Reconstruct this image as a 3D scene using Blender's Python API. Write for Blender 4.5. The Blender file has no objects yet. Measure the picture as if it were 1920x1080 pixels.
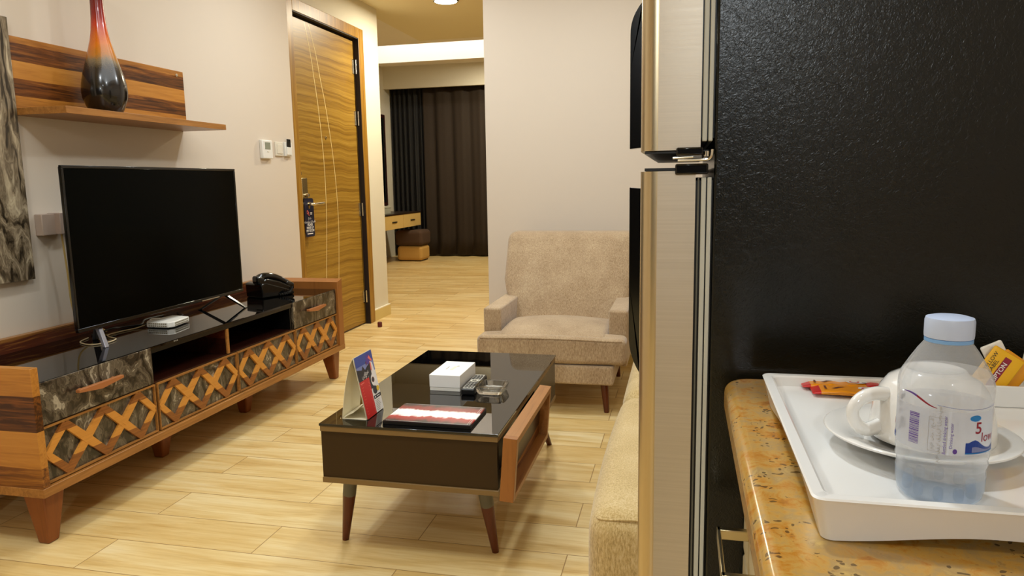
import bpy, bmesh, math, random
from mathutils import Vector, Matrix
random.seed(7)
SC = bpy.context.scene
COL = SC.collection
PI = math.pi

# ------------------------------------------------------------------ camera
YAW, PITCH, ROLL, FPX = 0.22941622, 0.143912656, -0.0170171982, 1369.776
f = Vector((-math.sin(YAW)*math.cos(PITCH), math.cos(YAW)*math.cos(PITCH), -math.sin(PITCH)))
r = Vector((math.cos(YAW), math.sin(YAW), 0)); u = r.cross(f)
c_, s_ = math.cos(ROLL), math.sin(ROLL)
R_, U_ = c_*r + s_*u, -s_*r + c_*u
cam = bpy.data.objects.new('camera', bpy.data.cameras.new('camera'))
cam.data.sensor_width = 36; cam.data.lens = FPX/1920*36
cam.data.clip_start = 0.01; cam.data.clip_end = 60
m = Matrix((R_, U_, -f)).transposed().to_4x4(); m.translation = Vector((0, 0, 1.12))
cam.matrix_world = m
COL.objects.link(cam); SC.camera = cam

# ------------------------------------------------------------------ world, view
w = bpy.data.worlds.new('world'); SC.world = w; w.use_nodes = True
w.node_tree.nodes['Background'].inputs[0].default_value = (0.75, 0.85, 1.0, 1)
w.node_tree.nodes['Background'].inputs[1].default_value = 0.5
SC.view_settings.view_transform = 'Standard'; SC.view_settings.look = 'None'
SC.view_settings.gamma = 1; SC.view_settings.use_curve_mapping = False
SC.view_settings.exposure = 0.0

# ------------------------------------------------------------------ lights: the ceiling lamps of the flat, and an added fill
def area(name, loc, power, col, size, shape='DISK', sy=None, direction=(0, 0, -1), spread=PI):
    l = bpy.data.lights.new(name, 'AREA'); l.energy = power; l.color = col
    l.shape = shape; l.size = size; l.spread = spread
    if sy: l.size_y = sy
    o = bpy.data.objects.new(name, l); o.location = loc
    o.rotation_euler = Vector(direction).to_track_quat('-Z', 'Y').to_euler()
    COL.objects.link(o); return o
NEUT = (0.87, 0.95, 1.0); COOL = (0.87, 0.95, 1.0); YEL = (1.0, 0.92, 0.72)
LIVING = [(-0.30, 1.15), (-1.55, 0.95), (-0.41, 3.45), (-1.62, 3.75)]
for i, (x, y) in enumerate(LIVING):
    area('living_lamp', (x, y, 2.500), 12, NEUT, 0.13)
area('living_fill_panel', (-0.85, 2.25, 2.53), 29, NEUT, 1.5, 'RECTANGLE', 2.6)  # added soft fill below the ceiling, evens out the room light
area('kitchen_lamp', (-0.25, -0.35, 2.500), 5.5, COOL, 0.13)
area('kitchen_lamp', (0.10, -3.45, 2.500), 95, COOL, 0.13)
area('hall_lamp', (-1.81, 5.66, 2.500), 36, YEL, 0.17)
area('bedroom_lamp', (-2.4, 9.6, 2.82), 45, YEL, 0.17)
area('cove_strip_lamp', (-1.9, 7.30, 2.66), 26, (1.0, 0.97, 0.93), 4.6, 'RECTANGLE', 0.05, direction=(0, 1, 0.08), spread=2.2)

# ------------------------------------------------------------------ helpers
def lin(h):
    if isinstance(h, str):
        h = h.lstrip('#'); v = [int(h[i:i+2], 16)/255 for i in (0, 2, 4)]
    else: v = list(h); return (v[0], v[1], v[2], 1)
    return tuple([(x/12.92 if x <= .04045 else ((x+.055)/1.055)**2.4) for x in v]) + (1,)

class NT:
    def __init__(s, name):
        s.m = bpy.data.materials.new(name); s.m.use_nodes = True
        s.t = s.m.node_tree; s.b = s.t.nodes['Principled BSDF']
    def n(s, typ, props=None, **ins):
        nd = s.t.nodes.new(typ)
        for k, v in (props or {}).items(): setattr(nd, k, v)
        for k, v in ins.items(): s.set(nd, k, v)
        return nd
    def set(s, nd, k, v):
        i = nd.inputs[int(k[1:])] if (k[0] == 'i' and k[1:].isdigit()) else nd.inputs[k.replace('_', ' ')]
        if isinstance(v, bpy.types.NodeSocket): s.t.links.new(v, i)
        elif isinstance(v, bpy.types.Node): s.t.links.new(v.outputs[0], i)
        else: i.default_value = v
    def bs(s, **k):
        for a, v in k.items(): s.set(s.b, a, v)
    def math(s, op, a, b=0.0, c=0.0):
        return s.n('ShaderNodeMath', {'operation': op}, i0=a, i1=b, i2=c).outputs[0]
    def ramp(s, fac, stops, interp='LINEAR'):
        nd = s.n('ShaderNodeValToRGB'); s.set(nd, 'Fac', fac)
        cr = nd.color_ramp; cr.interpolation = interp
        while len(cr.elements) < len(stops): cr.elements.new(.5)
        for e, (p, c) in zip(cr.elements, stops): e.position = p; e.color = lin(c)
        return nd.outputs[0]
    def coords(s, scale=(1, 1, 1), loc=(0, 0, 0), rot=(0, 0, 0), world=True):
        if world: src = s.n('ShaderNodeNewGeometry').outputs['Position']
        else: src = s.n('ShaderNodeTexCoord').outputs['Object']
        return s.n('ShaderNodeMapping', None, i0=src, i1=loc, i2=rot, i3=scale).outputs[0]
    def noise(s, vec, scale=5, detail=4, rough=.5, dist=0.0):
        return s.n('ShaderNodeTexNoise', None, Vector=vec, Scale=scale, Detail=detail, Roughness=rough, Distortion=dist).outputs[0]
    def mix(s, fac, a, b, mode='MIX'):
        nd = s.n('ShaderNodeMix', {'data_type': 'RGBA', 'blend_type': mode})
        s.set(nd, 'i0', fac); s.set(nd, 'i6', a if not isinstance(a, str) else lin(a)); s.set(nd, 'i7', b if not isinstance(b, str) else lin(b))
        return nd.outputs[2]
    def bump(s, h, strength=.3, dist=.01):
        b = s.n('ShaderNodeBump', None, Strength=strength, Distance=dist, Height=h)
        s.bs(Normal=b.outputs[0]); return b

def P(name, col, rough=.5, metal=0.0, spec=.5, emit=None, es=0, coat=0):
    n = NT(name); n.bs(Base_Color=lin(col), Roughness=rough, Metallic=metal)
    n.b.inputs['Specular IOR Level'].default_value = spec
    if coat: n.b.inputs['Coat Weight'].default_value = coat; n.b.inputs['Coat Roughness'].default_value = .05
    if emit: n.b.inputs['Emission Color'].default_value = lin(emit); n.b.inputs['Emission Strength'].default_value = es
    return n.m

FRAME = {}
def tag(o, label, cat, group=None):
    o['label'] = label; o['category'] = cat
    if group: o['group'] = group
    return o
def thing(name, label, cat, loc, rotz=0, group=None):
    o = bpy.data.objects.new(name, None); COL.objects.link(o)
    o.location = loc; o.rotation_euler = (0, 0, rotz); o.empty_display_size = .05
    FRAME[o.name] = Matrix.Translation(loc) @ Matrix.Rotation(rotz, 4, 'Z')
    return tag(o, label, cat, group)
def obj(name, bm, mats, parent=None, smooth=False, bevel=0, seg=2, M=None, angle=.7):
    """link bm (world coordinates, or in frame M) as one mesh object"""
    if M is not None: bm.transform(M)
    bmesh.ops.recalc_face_normals(bm, faces=bm.faces[:])
    if parent is not None: F = FRAME[parent.name]
    else:
        xs = [v.co for v in bm.verts]
        c = Vector([(min(p[i] for p in xs)+max(p[i] for p in xs))/2 for i in range(3)]); c.z = min(p.z for p in xs)
        F = Matrix.Translation(c)
    bm.transform(F.inverted())
    me = bpy.data.meshes.new(name); bm.to_mesh(me); bm.free()
    for mt in (mats if isinstance(mats, (list, tuple)) else [mats]): me.materials.append(mt)
    o = bpy.data.objects.new(name, me); COL.objects.link(o)
    if parent is not None: o.parent = parent
    else: o.matrix_world = F
    FRAME[o.name] = F
    if smooth:
        for p in me.polygons: p.use_smooth = True
        if smooth != 2:
            for e_ in me.edges: pass
            me.set_sharp_from_angle(angle=angle)
    if bevel:
        b = o.modifiers.new('bevel', 'BEVEL'); b.width = bevel; b.segments = seg; b.limit_method = 'ANGLE'; b.angle_limit = .6
        b.harden_normals = False
        for p in me.polygons: p.use_smooth = True
        me.set_sharp_from_angle(angle=.6)
    return o
def struct(name, bm, mats, parent=None, **k):
    o = obj(name, bm, mats, parent, **k)
    if parent is None: o['kind'] = 'structure'
    return o
def nb(): return bmesh.new()
def box(bm, x0, x1, y0, y1, z0, z1, mi=0):
    vs = [bm.verts.new((x, y, z)) for x in (x0, x1) for y in (y0, y1) for z in (z0, z1)]
    for q in ((0, 1, 3, 2), (4, 6, 7, 5), (0, 4, 5, 1), (2, 3, 7, 6), (0, 2, 6, 4), (1, 5, 7, 3)):
        fc = bm.faces.new([vs[i] for i in q]); fc.material_index = mi
    return bm
def bx(*a): return box(nb(), *a)
def hexa(bm, pts, mi=0):
    """8 points: bottom 4 (ccw), top 4"""
    vs = [bm.verts.new(p) for p in pts]
    for q in ((0, 3, 2, 1), (4, 5, 6, 7), (0, 1, 5, 4), (1, 2, 6, 5), (2, 3, 7, 6), (3, 0, 4, 7)):
        bm.faces.new([vs[i] for i in q]).material_index = mi
    return bm
def lathe(bm, prof, cx=0, cy=0, n=48, mi=0, cap=True):
    rings = []
    for (rad, z) in prof:
        rings.append([bm.verts.new((cx+rad*math.cos(2*PI*i/n), cy+rad*math.sin(2*PI*i/n), z)) for i in range(n)])
    for a, b in zip(rings, rings[1:]):
        for i in range(n): bm.faces.new((a[i], a[(i+1) % n], b[(i+1) % n], b[i])).material_index = mi
    if cap:
        for rg in (rings[0], rings[-1]):
            bm.faces.new(rg).material_index = mi
    return bm
def tube(bm, pts, rad, n=10, cap=True, rads=None, mi=0):
    pts = [Vector(p) for p in pts]; rings = []; up = None
    for i, p in enumerate(pts):
        d = (pts[min(i+1, len(pts)-1)]-pts[max(i-1, 0)]).normalized()
        if up is None: up = d.orthogonal().normalized()
        up = (up - d*up.dot(d)).normalized(); sd = d.cross(up)
        rr = rads[i] if rads else rad
        rings.append([bm.verts.new(p+rr*(math.cos(2*PI*k/n)*up+math.sin(2*PI*k/n)*sd)) for k in range(n)])
    for a, b in zip(rings, rings[1:]):
        for k in range(n): bm.faces.new((a[k], a[(k+1) % n], b[(k+1) % n], b[k])).material_index = mi
    if cap: bm.faces.new(rings[0][::-1]).material_index = mi; bm.faces.new(rings[-1]).material_index = mi
    return bm
def spline(pts, k=8):
    pts = [Vector(p) for p in pts]; P_ = [pts[0]]+pts+[pts[-1]]; out = []
    for i in range(1, len(P_)-2):
        a, b, c, d = P_[i-1], P_[i], P_[i+1], P_[i+2]
        for j in range(k):
            t = j/k
            out.append(.5*((2*b)+(c-a)*t+(2*a-5*b+4*c-d)*t*t+(3*b-a-3*c+d)*t**3))
    out.append(pts[-1]); return out
def rbox(bm, x0, x1, y0, y1, z0, z1, rad, n=5, mm=8, fn=None):
    """rounded box with a grid on each side; fn deforms points"""
    c = Vector(((x0+x1)/2, (y0+y1)/2, (z0+z1)/2)); h = [(x1-x0)/2, (y1-y0)/2, (z1-z0)/2]
    def ts(a):
        e = [-a+rad*(1-math.cos(PI/2*i/n)) if False else -a+rad*i/n for i in range(n)]
        mid = [-a+rad+(2*a-2*rad)*i/mm for i in range(mm+1)]
        return e+mid+[-q for q in e[::-1]]
    T = [ts(a) for a in h]; N = [len(t) for t in T]; V = {}
    def vert(i, j, k):
        if (i, j, k) in V: return V[(i, j, k)]
        p = Vector((T[0][i], T[1][j], T[2][k]))
        q = Vector([max(-(h[a]-rad), min(h[a]-rad, p[a])) for a in range(3)])
        d = p-q
        if d.length > 1e-9:
            # cube corner to sphere
            s = [d[a]/rad for a in range(3)]
            s = Vector([math.tan(v*PI/4) for v in s]); mx = max(abs(v) for v in s)
            p = q+s.normalized()*rad*(1 if mx > .999 else mx)
        p = p+c
        if fn: p = fn(p, (p-c))
        V[(i, j, k)] = bm.verts.new(p); return V[(i, j, k)]
    for ax in range(3):
        o1, o2 = [a for a in range(3) if a != ax]
        for side in (0, N[ax]-1):
            for a in range(N[o1]-1):
                for b in range(N[o2]-1):
                    ids = []
                    for da, db in ((0, 0), (1, 0), (1, 1), (0, 1)):
                        t = [0, 0, 0]; t[ax] = side; t[o1] = a+da; t[o2] = b+db; ids.append(vert(*t))
                    bm.faces.new(ids)
    return bm
def prism(bm, poly, axis, a, b, mi=0):
    """poly: 2D points in the other two axes (in order), extruded along axis from a to b"""
    def mk(p, v):
        t = list(p); t.insert(axis, v); return bm.verts.new(t)
    A = [mk(p, a) for p in poly]; B = [mk(p, b) for p in poly]; n = len(poly)
    bm.faces.new(A).material_index = mi; bm.faces.new(B[::-1]).material_index = mi
    for i in range(n): bm.faces.new((A[i], B[i], B[(i+1) % n], A[(i+1) % n])).material_index = mi
    return bm

# flat printed marks: shapes in (u, v) put on a surface by a function
def text_polys(txt, size, bold=0, font=None):
    cu = bpy.data.curves.new('t', 'FONT'); cu.body = txt; cu.size = size; cu.align_x = 'CENTER'; cu.align_y = 'CENTER'
    cu.resolution_u = 3; cu.offset = bold*size
    o = bpy.data.objects.new('t', cu); COL.objects.link(o)
    dg = bpy.context.evaluated_depsgraph_get(); me = bpy.data.meshes.new_from_object(o.evaluated_get(dg))
    vs = [(v.co.x, v.co.y) for v in me.vertices]; fs = [list(p.vertices) for p in me.polygons]
    bpy.data.objects.remove(o); bpy.data.curves.remove(cu); bpy.data.meshes.remove(me)
    return vs, fs
class Decal:
    def __init__(s, fn): s.bm = nb(); s.fn = fn; s.mats = []
    def mi(s, m):
        if m not in s.mats: s.mats.append(m)
        return s.mats.index(m)
    def poly(s, pts, m, lift=0):
        v = [s.bm.verts.new(s.fn(a, b, lift)) for a, b in pts]; s.bm.faces.new(v).material_index = s.mi(m)
    def rect(s, u0, u1, v0, v1, m, lift=0, nu=1, nv=1):
        for i in range(nu):
            for j in range(nv):
                a, b = u0+(u1-u0)*i/nu, u0+(u1-u0)*(i+1)/nu; c, d = v0+(v1-v0)*j/nv, v0+(v1-v0)*(j+1)/nv
                s.poly([(a, c), (b, c), (b, d), (a, d)], m, lift)
    def text(s, txt, size, u, v, m, rot=0, sx=1, bold=0, lift=.0002):
        vs, fs = text_polys(txt, size, bold)
        c, sn = math.cos(rot), math.sin(rot)
        V = [s.bm.verts.new(s.fn(u+c*x*sx-sn*y, v+sn*x*sx+c*y, lift)) for x, y in vs]
        k = s.mi(m)
        for fc in fs:
            try: s.bm.faces.new([V[i] for i in fc]).material_index = k
            except ValueError: pass
    def ell(s, u, v, ru, rv, m, lift=0, n=20, a0=0, a1=2*PI):
        s.poly([(u+ru*math.cos(a0+(a1-a0)*i/n), v+rv*math.sin(a0+(a1-a0)*i/n)) for i in range(n)], m, lift)
    def done(s, name, parent): return obj(name, s.bm, s.mats, parent)
def plane_fn(o, U, V, off=.0006):
    o, U, V = Vector(o), Vector(U).normalized(), Vector(V).normalized(); N = U.cross(V)
    return lambda a, b, l=0: o+U*a+V*b+N*(off+l)

# ------------------------------------------------------------------ materials
def m_paint(name, col):
    n = NT(name); v = n.coords()
    a = n.noise(v, 3, 3); n.bs(Base_Color=n.mix(n.math('MULTIPLY', a, .12), col, '#cdb79a'), Roughness=.75)
    n.bump(n.noise(v, 180, 2), .04, .002); return n.m
M_PAINT = m_paint('cream_paint', '#d6c8b6')
M_PAINTH = m_paint('hall_paint', '#dfd8c4')
M_WHITE = m_paint('white_ceiling_paint', '#ebe4d8')
def m_floor():
    n = NT('plank_tiles'); g = n.n('ShaderNodeNewGeometry').outputs['Position']
    v = n.n('ShaderNodeMapping', None, i0=g, i1=(1.757+.957*4.5, -1.69+.1825*40, 0)).outputs[0]
    br = n.n('ShaderNodeTexBrick', {'offset': .5, 'offset_frequency': 2}, Vector=v, Color1=(0, 0, 0, 1), Color2=(1, 1, 1, 1), Mortar=(.5, .5, .5, 1))
    n.set(br, 'Scale', 1.0); n.set(br, 'Mortar Size', .0016); n.set(br, 'Mortar Smooth', .1); n.set(br, 'Bias', 0.0)
    n.set(br, 'Brick Width', .957); n.set(br, 'Row Height', .1825)
    tone = br.outputs[0]; mort = br.outputs[1]
    off = n.n('ShaderNodeVectorMath', {'operation': 'SCALE'}, i0=tone, Scale=7.0).outputs[0]
    v2 = n.n('ShaderNodeVectorMath', {'operation': 'ADD'}, i0=g, i1=off).outputs[0]
    vm = n.n('ShaderNodeMapping', None, i0=v2, i3=(1.2, 9, 1)).outputs[0]
    big = n.noise(vm, 1.6, 5, .55, .6)
    vf = n.n('ShaderNodeMapping', None, i0=v2, i3=(3, 60, 1)).outputs[0]
    fine = n.noise(vf, 2.0, 4, .6, .3)
    c1 = n.ramp(big, [(.30, '#c09c58'), (.45, '#dcc084'), (.60, '#e9d6a6'), (.78, '#f0e4c4')])
    c2 = n.ramp(fine, [(.3, '#cba868'), (.55, '#ecd9aa'), (.8, '#f3e7c8')])
    c = n.mix(.30, c1, c2)
    tint = n.ramp(n.n('ShaderNodeSeparateColor', None, i0=tone).outputs[0], [(0, '#e8cf90'), (.5, '#f6e4b8'), (1, '#fdf2d6')])
    c = n.mix(.55, c, tint, 'MULTIPLY')
    c = n.mix(mort, c, '#a07c48')
    n.bs(Base_Color=c, Roughness=n.math('MULTIPLY_ADD', fine, .15, .30)); n.b.inputs['Specular IOR Level'].default_value = .45
    n.bump(n.math('MULTIPLY', mort, -1), .3, .002); return n.m
M_FLOOR = m_floor()
def m_walnut(name, grain='y', band=7.0, lo='#3e1e08', mid='#7c4616', hi='#b87a30', seed=0.0, rough=.32, bandaxis='z', cmax=None):
    """striped walnut laminate, grain along an axis, broad light and dark bands across it"""
    cmax = cmax or ('#c88c3e' if band > 5 else hi)
    n = NT(name); g = n.n('ShaderNodeNewGeometry').outputs['Position']
    s = {'x': (.5, 1, 1), 'y': (1, .5, 1), 'z': (1, 1, .5)}[grain]
    sp = n.n('ShaderNodeSeparateXYZ', None, i0=g)
    ax = sp.outputs[{'x': 0, 'y': 1, 'z': 2}[bandaxis]]
    wob = n.noise(n.n('ShaderNodeMapping', None, i0=g, i1=(seed, seed, seed), i3=s).outputs[0], 2.2, 2)
    t = n.math('ADD', n.math('MULTIPLY', ax, band), n.math('MULTIPLY', wob, .5))
    cell = n.math('FLOOR', n.math('ADD', t, seed))
    wn = n.n('ShaderNodeTexWhiteNoise', {'noise_dimensions': '1D'}); n.set(wn, 'W', cell)
    fr = n.math('FRACT', n.math('ADD', t, seed))
    fs = {'x': (1.6, 30, 30), 'y': (30, 1.6, 30), 'z': (30, 30, 1.6)}[grain]
    fine = n.noise(n.n('ShaderNodeMapping', None, i0=g, i1=(seed, seed, seed), i3=fs).outputs[0], 2.6, 5, .6, .8)
    alt = n.math('MODULO', n.math('ABSOLUTE', cell), 2.0)
    k = n.math('ADD', n.math('MULTIPLY', alt, .42), n.math('MULTIPLY', wn.outputs[0], .22))
    k = n.math('ADD', k, n.math('MULTIPLY', n.math('SUBTRACT', fine, .5), n.math('MULTIPLY_ADD', alt, -.5, 1.3)))
    k = n.math('ADD', k, n.math('MULTIPLY', fr, .12))
    c = n.ramp(k, [(0.0, lo), (.28, mid), (.62, hi), (.95, cmax)])
    n.bs(Base_Color=c, Roughness=rough); n.b.inputs['Specular IOR Level'].default_value = .4
    n.bump(fine, .05, .001); return n.m
M_WAL_Y = m_walnut('banded_walnut_along', 'y', 9.5)
M_WAL_X = m_walnut('banded_walnut_across', 'x', 9.0, seed=.35)
M_WAL_SH = m_walnut('shelf_walnut', 'y', 16, seed=.2)
M_WAL_PL = m_walnut('plain_walnut', 'y', 0.0, '#4e2a0e', '#7e4e20', '#a87236', seed=1.2)
M_WAL_Z = m_walnut('upright_walnut', 'z', 0.0, '#48240c', '#724216', '#985f2a', seed=3.2, bandaxis='x')
M_WAL_DR = m_walnut('drawer_walnut', 'y', 0.0, '#48240a', '#744418', '#a06a34', seed=7.2, rough=.38)
M_DARKW = m_walnut('dark_red_walnut', 'y', 6, '#240d05', '#3c170a', '#562410', seed=2)
M_LEGW = m_walnut('leg_wood', 'z', 0.0, '#2a0e05', '#431a09', '#5a2810', seed=5.2, rough=.28, bandaxis='x')
M_LEGC = m_walnut('console_leg_wood', 'z', 0.0, '#46200a', '#6a3612', '#84481c', seed=9.2, rough=.35, bandaxis='x')
def m_lattice():
    n = NT('lattice_wood'); g = n.n('ShaderNodeNewGeometry').outputs['Position']
    sp = n.n('ShaderNodeSeparateXYZ', None, i0=g)
    wob = n.noise(g, 3, 2)
    t = n.math('ADD', n.math('MULTIPLY', sp.outputs[2], 11.0), n.math('MULTIPLY', wob, .25))
    fine = n.noise(n.n('ShaderNodeMapping', None, i0=g, i3=(30, 3, 60)).outputs[0], 3, 4, .6, .6)
    k = n.math('ADD', n.math('MULTIPLY', n.math('MODULO', n.math('FLOOR', t), 2.0), .4), n.math('MULTIPLY', fine, .55))
    n.bs(Base_Color=n.ramp(k, [(.1, '#5e3010'), (.35, '#9a5c22'), (.65, '#cd8a36'), (.95, '#dc9a46')]), Roughness=.35); return n.m
M_LAT = m_lattice()
def m_marble(name, scale=6.0, stretch=(1, 1, 1), seed=0.0, stops=None):
    n = NT(name); v = n.coords(stretch, (seed, seed*1.7, seed))
    w1 = n.n('ShaderNodeTexNoise', None, Vector=v, Scale=scale*.5, Detail=4.0)
    vv = n.n('ShaderNodeVectorMath', {'operation': 'MULTIPLY_ADD'}, i0=w1.outputs[1], i1=(.5, .5, .5), i2=v).outputs[0]
    a = n.noise(vv, scale, 8, .62, 1.6)
    b = n.n('ShaderNodeTexWave', {'bands_direction': 'DIAGONAL'}, Vector=vv, Scale=scale*.55, Distortion=9.0, Detail=5.0, Detail_Scale=1.6).outputs[1]
    k = n.math('ADD', n.math('MULTIPLY', a, .65), n.math('MULTIPLY', b, .35))
    c = n.ramp(k, stops or [(.26, '#17130e'), (.40, '#3d352b'), (.50, '#6a5f50'), (.56, '#4a4035'), (.66, '#857763'), (.76, '#c0b49e'), (.86, '#5e5548')])
    n.bs(Base_Color=c, Roughness=.22); return n.m
M_MARB = m_marble('brown_marble_laminate', 8.0, (1, 1.2, .8), 0.0, [(.24, '#14100b'), (.37, '#362d22'), (.46, '#5a4e3e'), (.52, '#3c3428'), (.60, '#6e6250'), (.68, '#54493a'), (.74, '#b0a48c'), (.80, '#5e5444')])
M_MARBP = m_marble('tall_marble_laminate', 7.0, (1, 2.0, .55), 3.0, [(.28, '#2e261c'), (.40, '#665843'), (.50, '#8e7e66'), (.56, '#6a5c48'), (.66, '#9c8c72'), (.76, '#c8b898'), (.86, '#847660')])
def m_fabric(name, a, b, c):
    n = NT(name); v = n.coords()
    f1 = n.noise(n.n('ShaderNodeMapping', None, i0=v, i3=(1, 1, .28)).outputs[0], 260, 4, .7)
    f2 = n.noise(v, 9, 3); f3 = n.noise(n.n('ShaderNodeMapping', None, i0=v, i3=(1, 1, .3)).outputs[0], 700, 2, .6)
    k = n.math('ADD', n.math('ADD', n.math('MULTIPLY', f1, .7), n.math('MULTIPLY', f2, .2)), n.math('MULTIPLY', f3, .2))
    n.bs(Base_Color=n.ramp(k, [(.36, a), (.54, b), (.72, c)]), Roughness=.9); n.b.inputs['Sheen Weight'].default_value = .3
    n.b.inputs['Specular IOR Level'].default_value = .15
    h = n.math('ADD', n.math('MULTIPLY', f1, .8), n.math('MULTIPLY', n.noise(v, 16, 3), 1.6))
    n.bump(h, .35, .004); return n.m
M_CHAIR = m_fabric('taupe_chenille', '#80694a', '#b09574', '#cbb592')
M_SOFA = m_fabric('lit_cream_chenille', '#8e7440', '#c4a870', '#dcc698')  # sofa cloth, brighter and yellower with the light on it put into the colour
M_BGLASS = P('black_glass', '#030303', .012, 0, .75)
M_BLACK = P('black_lacquer', '#0a0908', .25)
M_MATTEBLK = P('matte_black_plastic', '#0b0b0b', .4)
M_SCREEN = P('tv_screen', '#020302', .16, 0, .04)
M_GLOSSBLK = P('gloss_black_plastic', '#060606', .12)
M_TAUPE = P('taupe_edging', '#7a5e34', .4)
M_BROWN = P('brown_lacquer', '#38260e', .45, 0, .25)
M_TAUPEG = P('grey_paint_leg', '#5c5646', .4)
M_CHROME = P('chrome', '#d8d4c8', .15, 1)
M_NICKEL = P('satin_nickel', '#c8b890', .25, 1)
M_WPL = P('white_plastic', '#e8e4da', .35)
M_WPL2 = P('ivory_plastic', '#ded6c4', .4)
M_LCD = P('grey_display', '#8e907c', .3)
M_PINK = P('mauve_plastic', '#a08c7e', .5)
M_CER = P('white_ceramic', '#efece6', .08, 0, .5, coat=.6)
M_MELA = P('white_melamine', '#eae8e4', .12, 0, .5)
M_CARD = P('cream_card', '#eee3c4', .6)
M_RED = P('print_red', '#c9160f', .35); M_BLUE = P('print_blue', '#3b4f9c', .35); M_BLUE2 = P('print_light_blue', '#7b86b8', .4)
M_DK = P('print_dark', '#1a1c26', .35); M_WH = P('print_white', '#f0ece6', .4); M_YELP = P('print_yellow', '#e6c02a', .4)
M_GREY = P('print_grey', '#8a8478', .5); M_SKIN = P('print_brown', '#6c3a24', .5); M_LRED = P('print_light_red', '#f0766a', .4)
M_NAVY = P('navy_card', '#0a1230', .4); M_PURP = P('print_purple', '#5b3f96', .4); M_MAROON = P('print_maroon', '#8e1630', .4)
M_LBLUE = P('print_sky_blue', '#1f7fc8', .35); M_DBLUE = P('print_deep_blue', '#10409c', .35)
M_INLAY = P('pale_inlay', '#e6cf92', .3)
M_ORANGE = P('sachet_orange', '#ec9412', .25); M_SRED = P('sachet_red', '#c8120a', .25); M_TEA = P('tea_yellow', '#f0b406', .45)
M_GASKET = P('grey_gasket', '#c8cac2', .5)
M_PAPER = P('white_paper', '#eee9dd', .7)
def m_emit(name, c, s):
    n = NT(name); n.bs(Base_Color=(.8, .8, .8, 1)); n.b.inputs['Emission Color'].default_value = lin(c); n.b.inputs['Emission Strength'].default_value = s; return n.m
M_LAMP = m_emit('lamp_diffuser', '#fff2d0', 9)
M_LED = m_emit('led_strip', '#fffdf4', 12)
def m_door():
    n = NT('door_veneer'); g = n.n('ShaderNodeNewGeometry').outputs['Position']
    wob = n.n('ShaderNodeTexNoise', None, Vector=n.n('ShaderNodeMapping', None, i0=g, i3=(1, 1.0, .7)).outputs[0], Scale=1.5, Detail=3.0)
    sp = n.n('ShaderNodeSeparateXYZ', None, i0=g)
    z = n.math('ADD', sp.outputs[2], n.math('MULTIPLY', wob.outputs[0], .11))
    cv = n.n('ShaderNodeCombineXYZ', None, i0=0.0, i1=n.math('MULTIPLY', sp.outputs[1], .35), i2=z).outputs[0]
    a = n.noise(n.n('ShaderNodeMapping', None, i0=cv, i3=(1, 2, 60)).outputs[0], 1.0, 5, .62)
    b = n.noise(n.n('ShaderNodeMapping', None, i0=cv, i3=(1, 3, 190)).outputs[0], 1.0, 3, .6)
    k = n.math('ADD', n.math('MULTIPLY', a, .75), n.math('MULTIPLY', b, .25))
    n.bs(Base_Color=n.ramp(k, [(.30, '#6c4c12'), (.44, '#8e681e'), (.56, '#a47e2c'), (.70, '#b8923e')]), Roughness=.4); return n.m
M_DOOR = m_door()
def m_doorframe():
    n = NT('door_frame_veneer'); v = n.coords((26, 26, 1.2))
    a = n.noise(v, 2.2, 4, .6, .4)
    n.bs(Base_Color=n.ramp(a, [(.3, '#7a5212'), (.5, '#9a6e20'), (.72, '#b58a38')]), Roughness=.4); return n.m
M_DFRAME = m_doorframe()
def m_granite():
    n = NT('golden_granite'); v = n.coords()
    a = n.noise(v, 60, 6, .66, .6); b = n.noise(v, 16, 4, .6, .5); c = n.noise(v, 120, 3, .7)
    col = n.ramp(n.math('ADD', n.math('MULTIPLY', a, .6), n.math('MULTIPLY', b, .4)), [(.32, '#8a5214'), (.42, '#b67a28'), (.50, '#bc9248'), (.58, '#a98a56'), (.68, '#c4a45e')])
    vo = n.n('ShaderNodeTexVoronoi', None, Vector=n.n('ShaderNodeVectorMath', {'operation': 'MULTIPLY_ADD'}, i0=n.n('ShaderNodeTexNoise', None, Vector=v, Scale=60.0).outputs[1], i1=(.02, .02, .02), i2=v).outputs[0], Scale=150.0)
    dots = n.math('LESS_THAN', vo.outputs[0], .30)
    gate = n.math('GREATER_THAN', n.noise(v, 22, 3), .55)
    dk = n.math('MULTIPLY', dots, gate)
    col = n.mix(n.math('MULTIPLY', dk, .75), col, '#3a2818')
    col = n.mix(n.math('MULTIPLY', n.math('GREATER_THAN', c, .66), .35), col, '#7c5a34')
    n.bs(Base_Color=col, Roughness=.18); n.b.inputs['Specular IOR Level'].default_value = .5; return n.m
M_GRAN = m_granite()
def m_fridge():
    n = NT('dark_pebbled_steel'); v = n.coords()
    w = n.n('ShaderNodeTexNoise', None, Vector=v, Scale=90.0, Detail=2.0)
    vv = n.n('ShaderNodeVectorMath', {'operation': 'MULTIPLY_ADD'}, i0=w.outputs[1], i1=(.02, .02, .02), i2=v).outputs[0]
    h = n.noise(vv, 190, 2, .5, 1.2)
    n.bs(Base_Color=lin('#090b06'), Roughness=.24); n.b.inputs['Specular IOR Level'].default_value = .38
    n.bump(h, .20, .0016); return n.m
M_FRIDGE = m_fridge()
def m_steel():
    n = NT('brushed_steel'); v = n.coords((3, 3, 420))
    a = n.noise(v, 1.0, 3, .6)
    n.bs(Base_Color=n.ramp(a, [(.3, '#c6bcac'), (.7, '#cfc5b5')]), Metallic=.6, Roughness=n.math('MULTIPLY_ADD', a, .15, .34))
    return n.m
M_STEEL = m_steel()
M_STEELP = P('polished_steel_edge', '#cdbb98', .28, .9)
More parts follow.
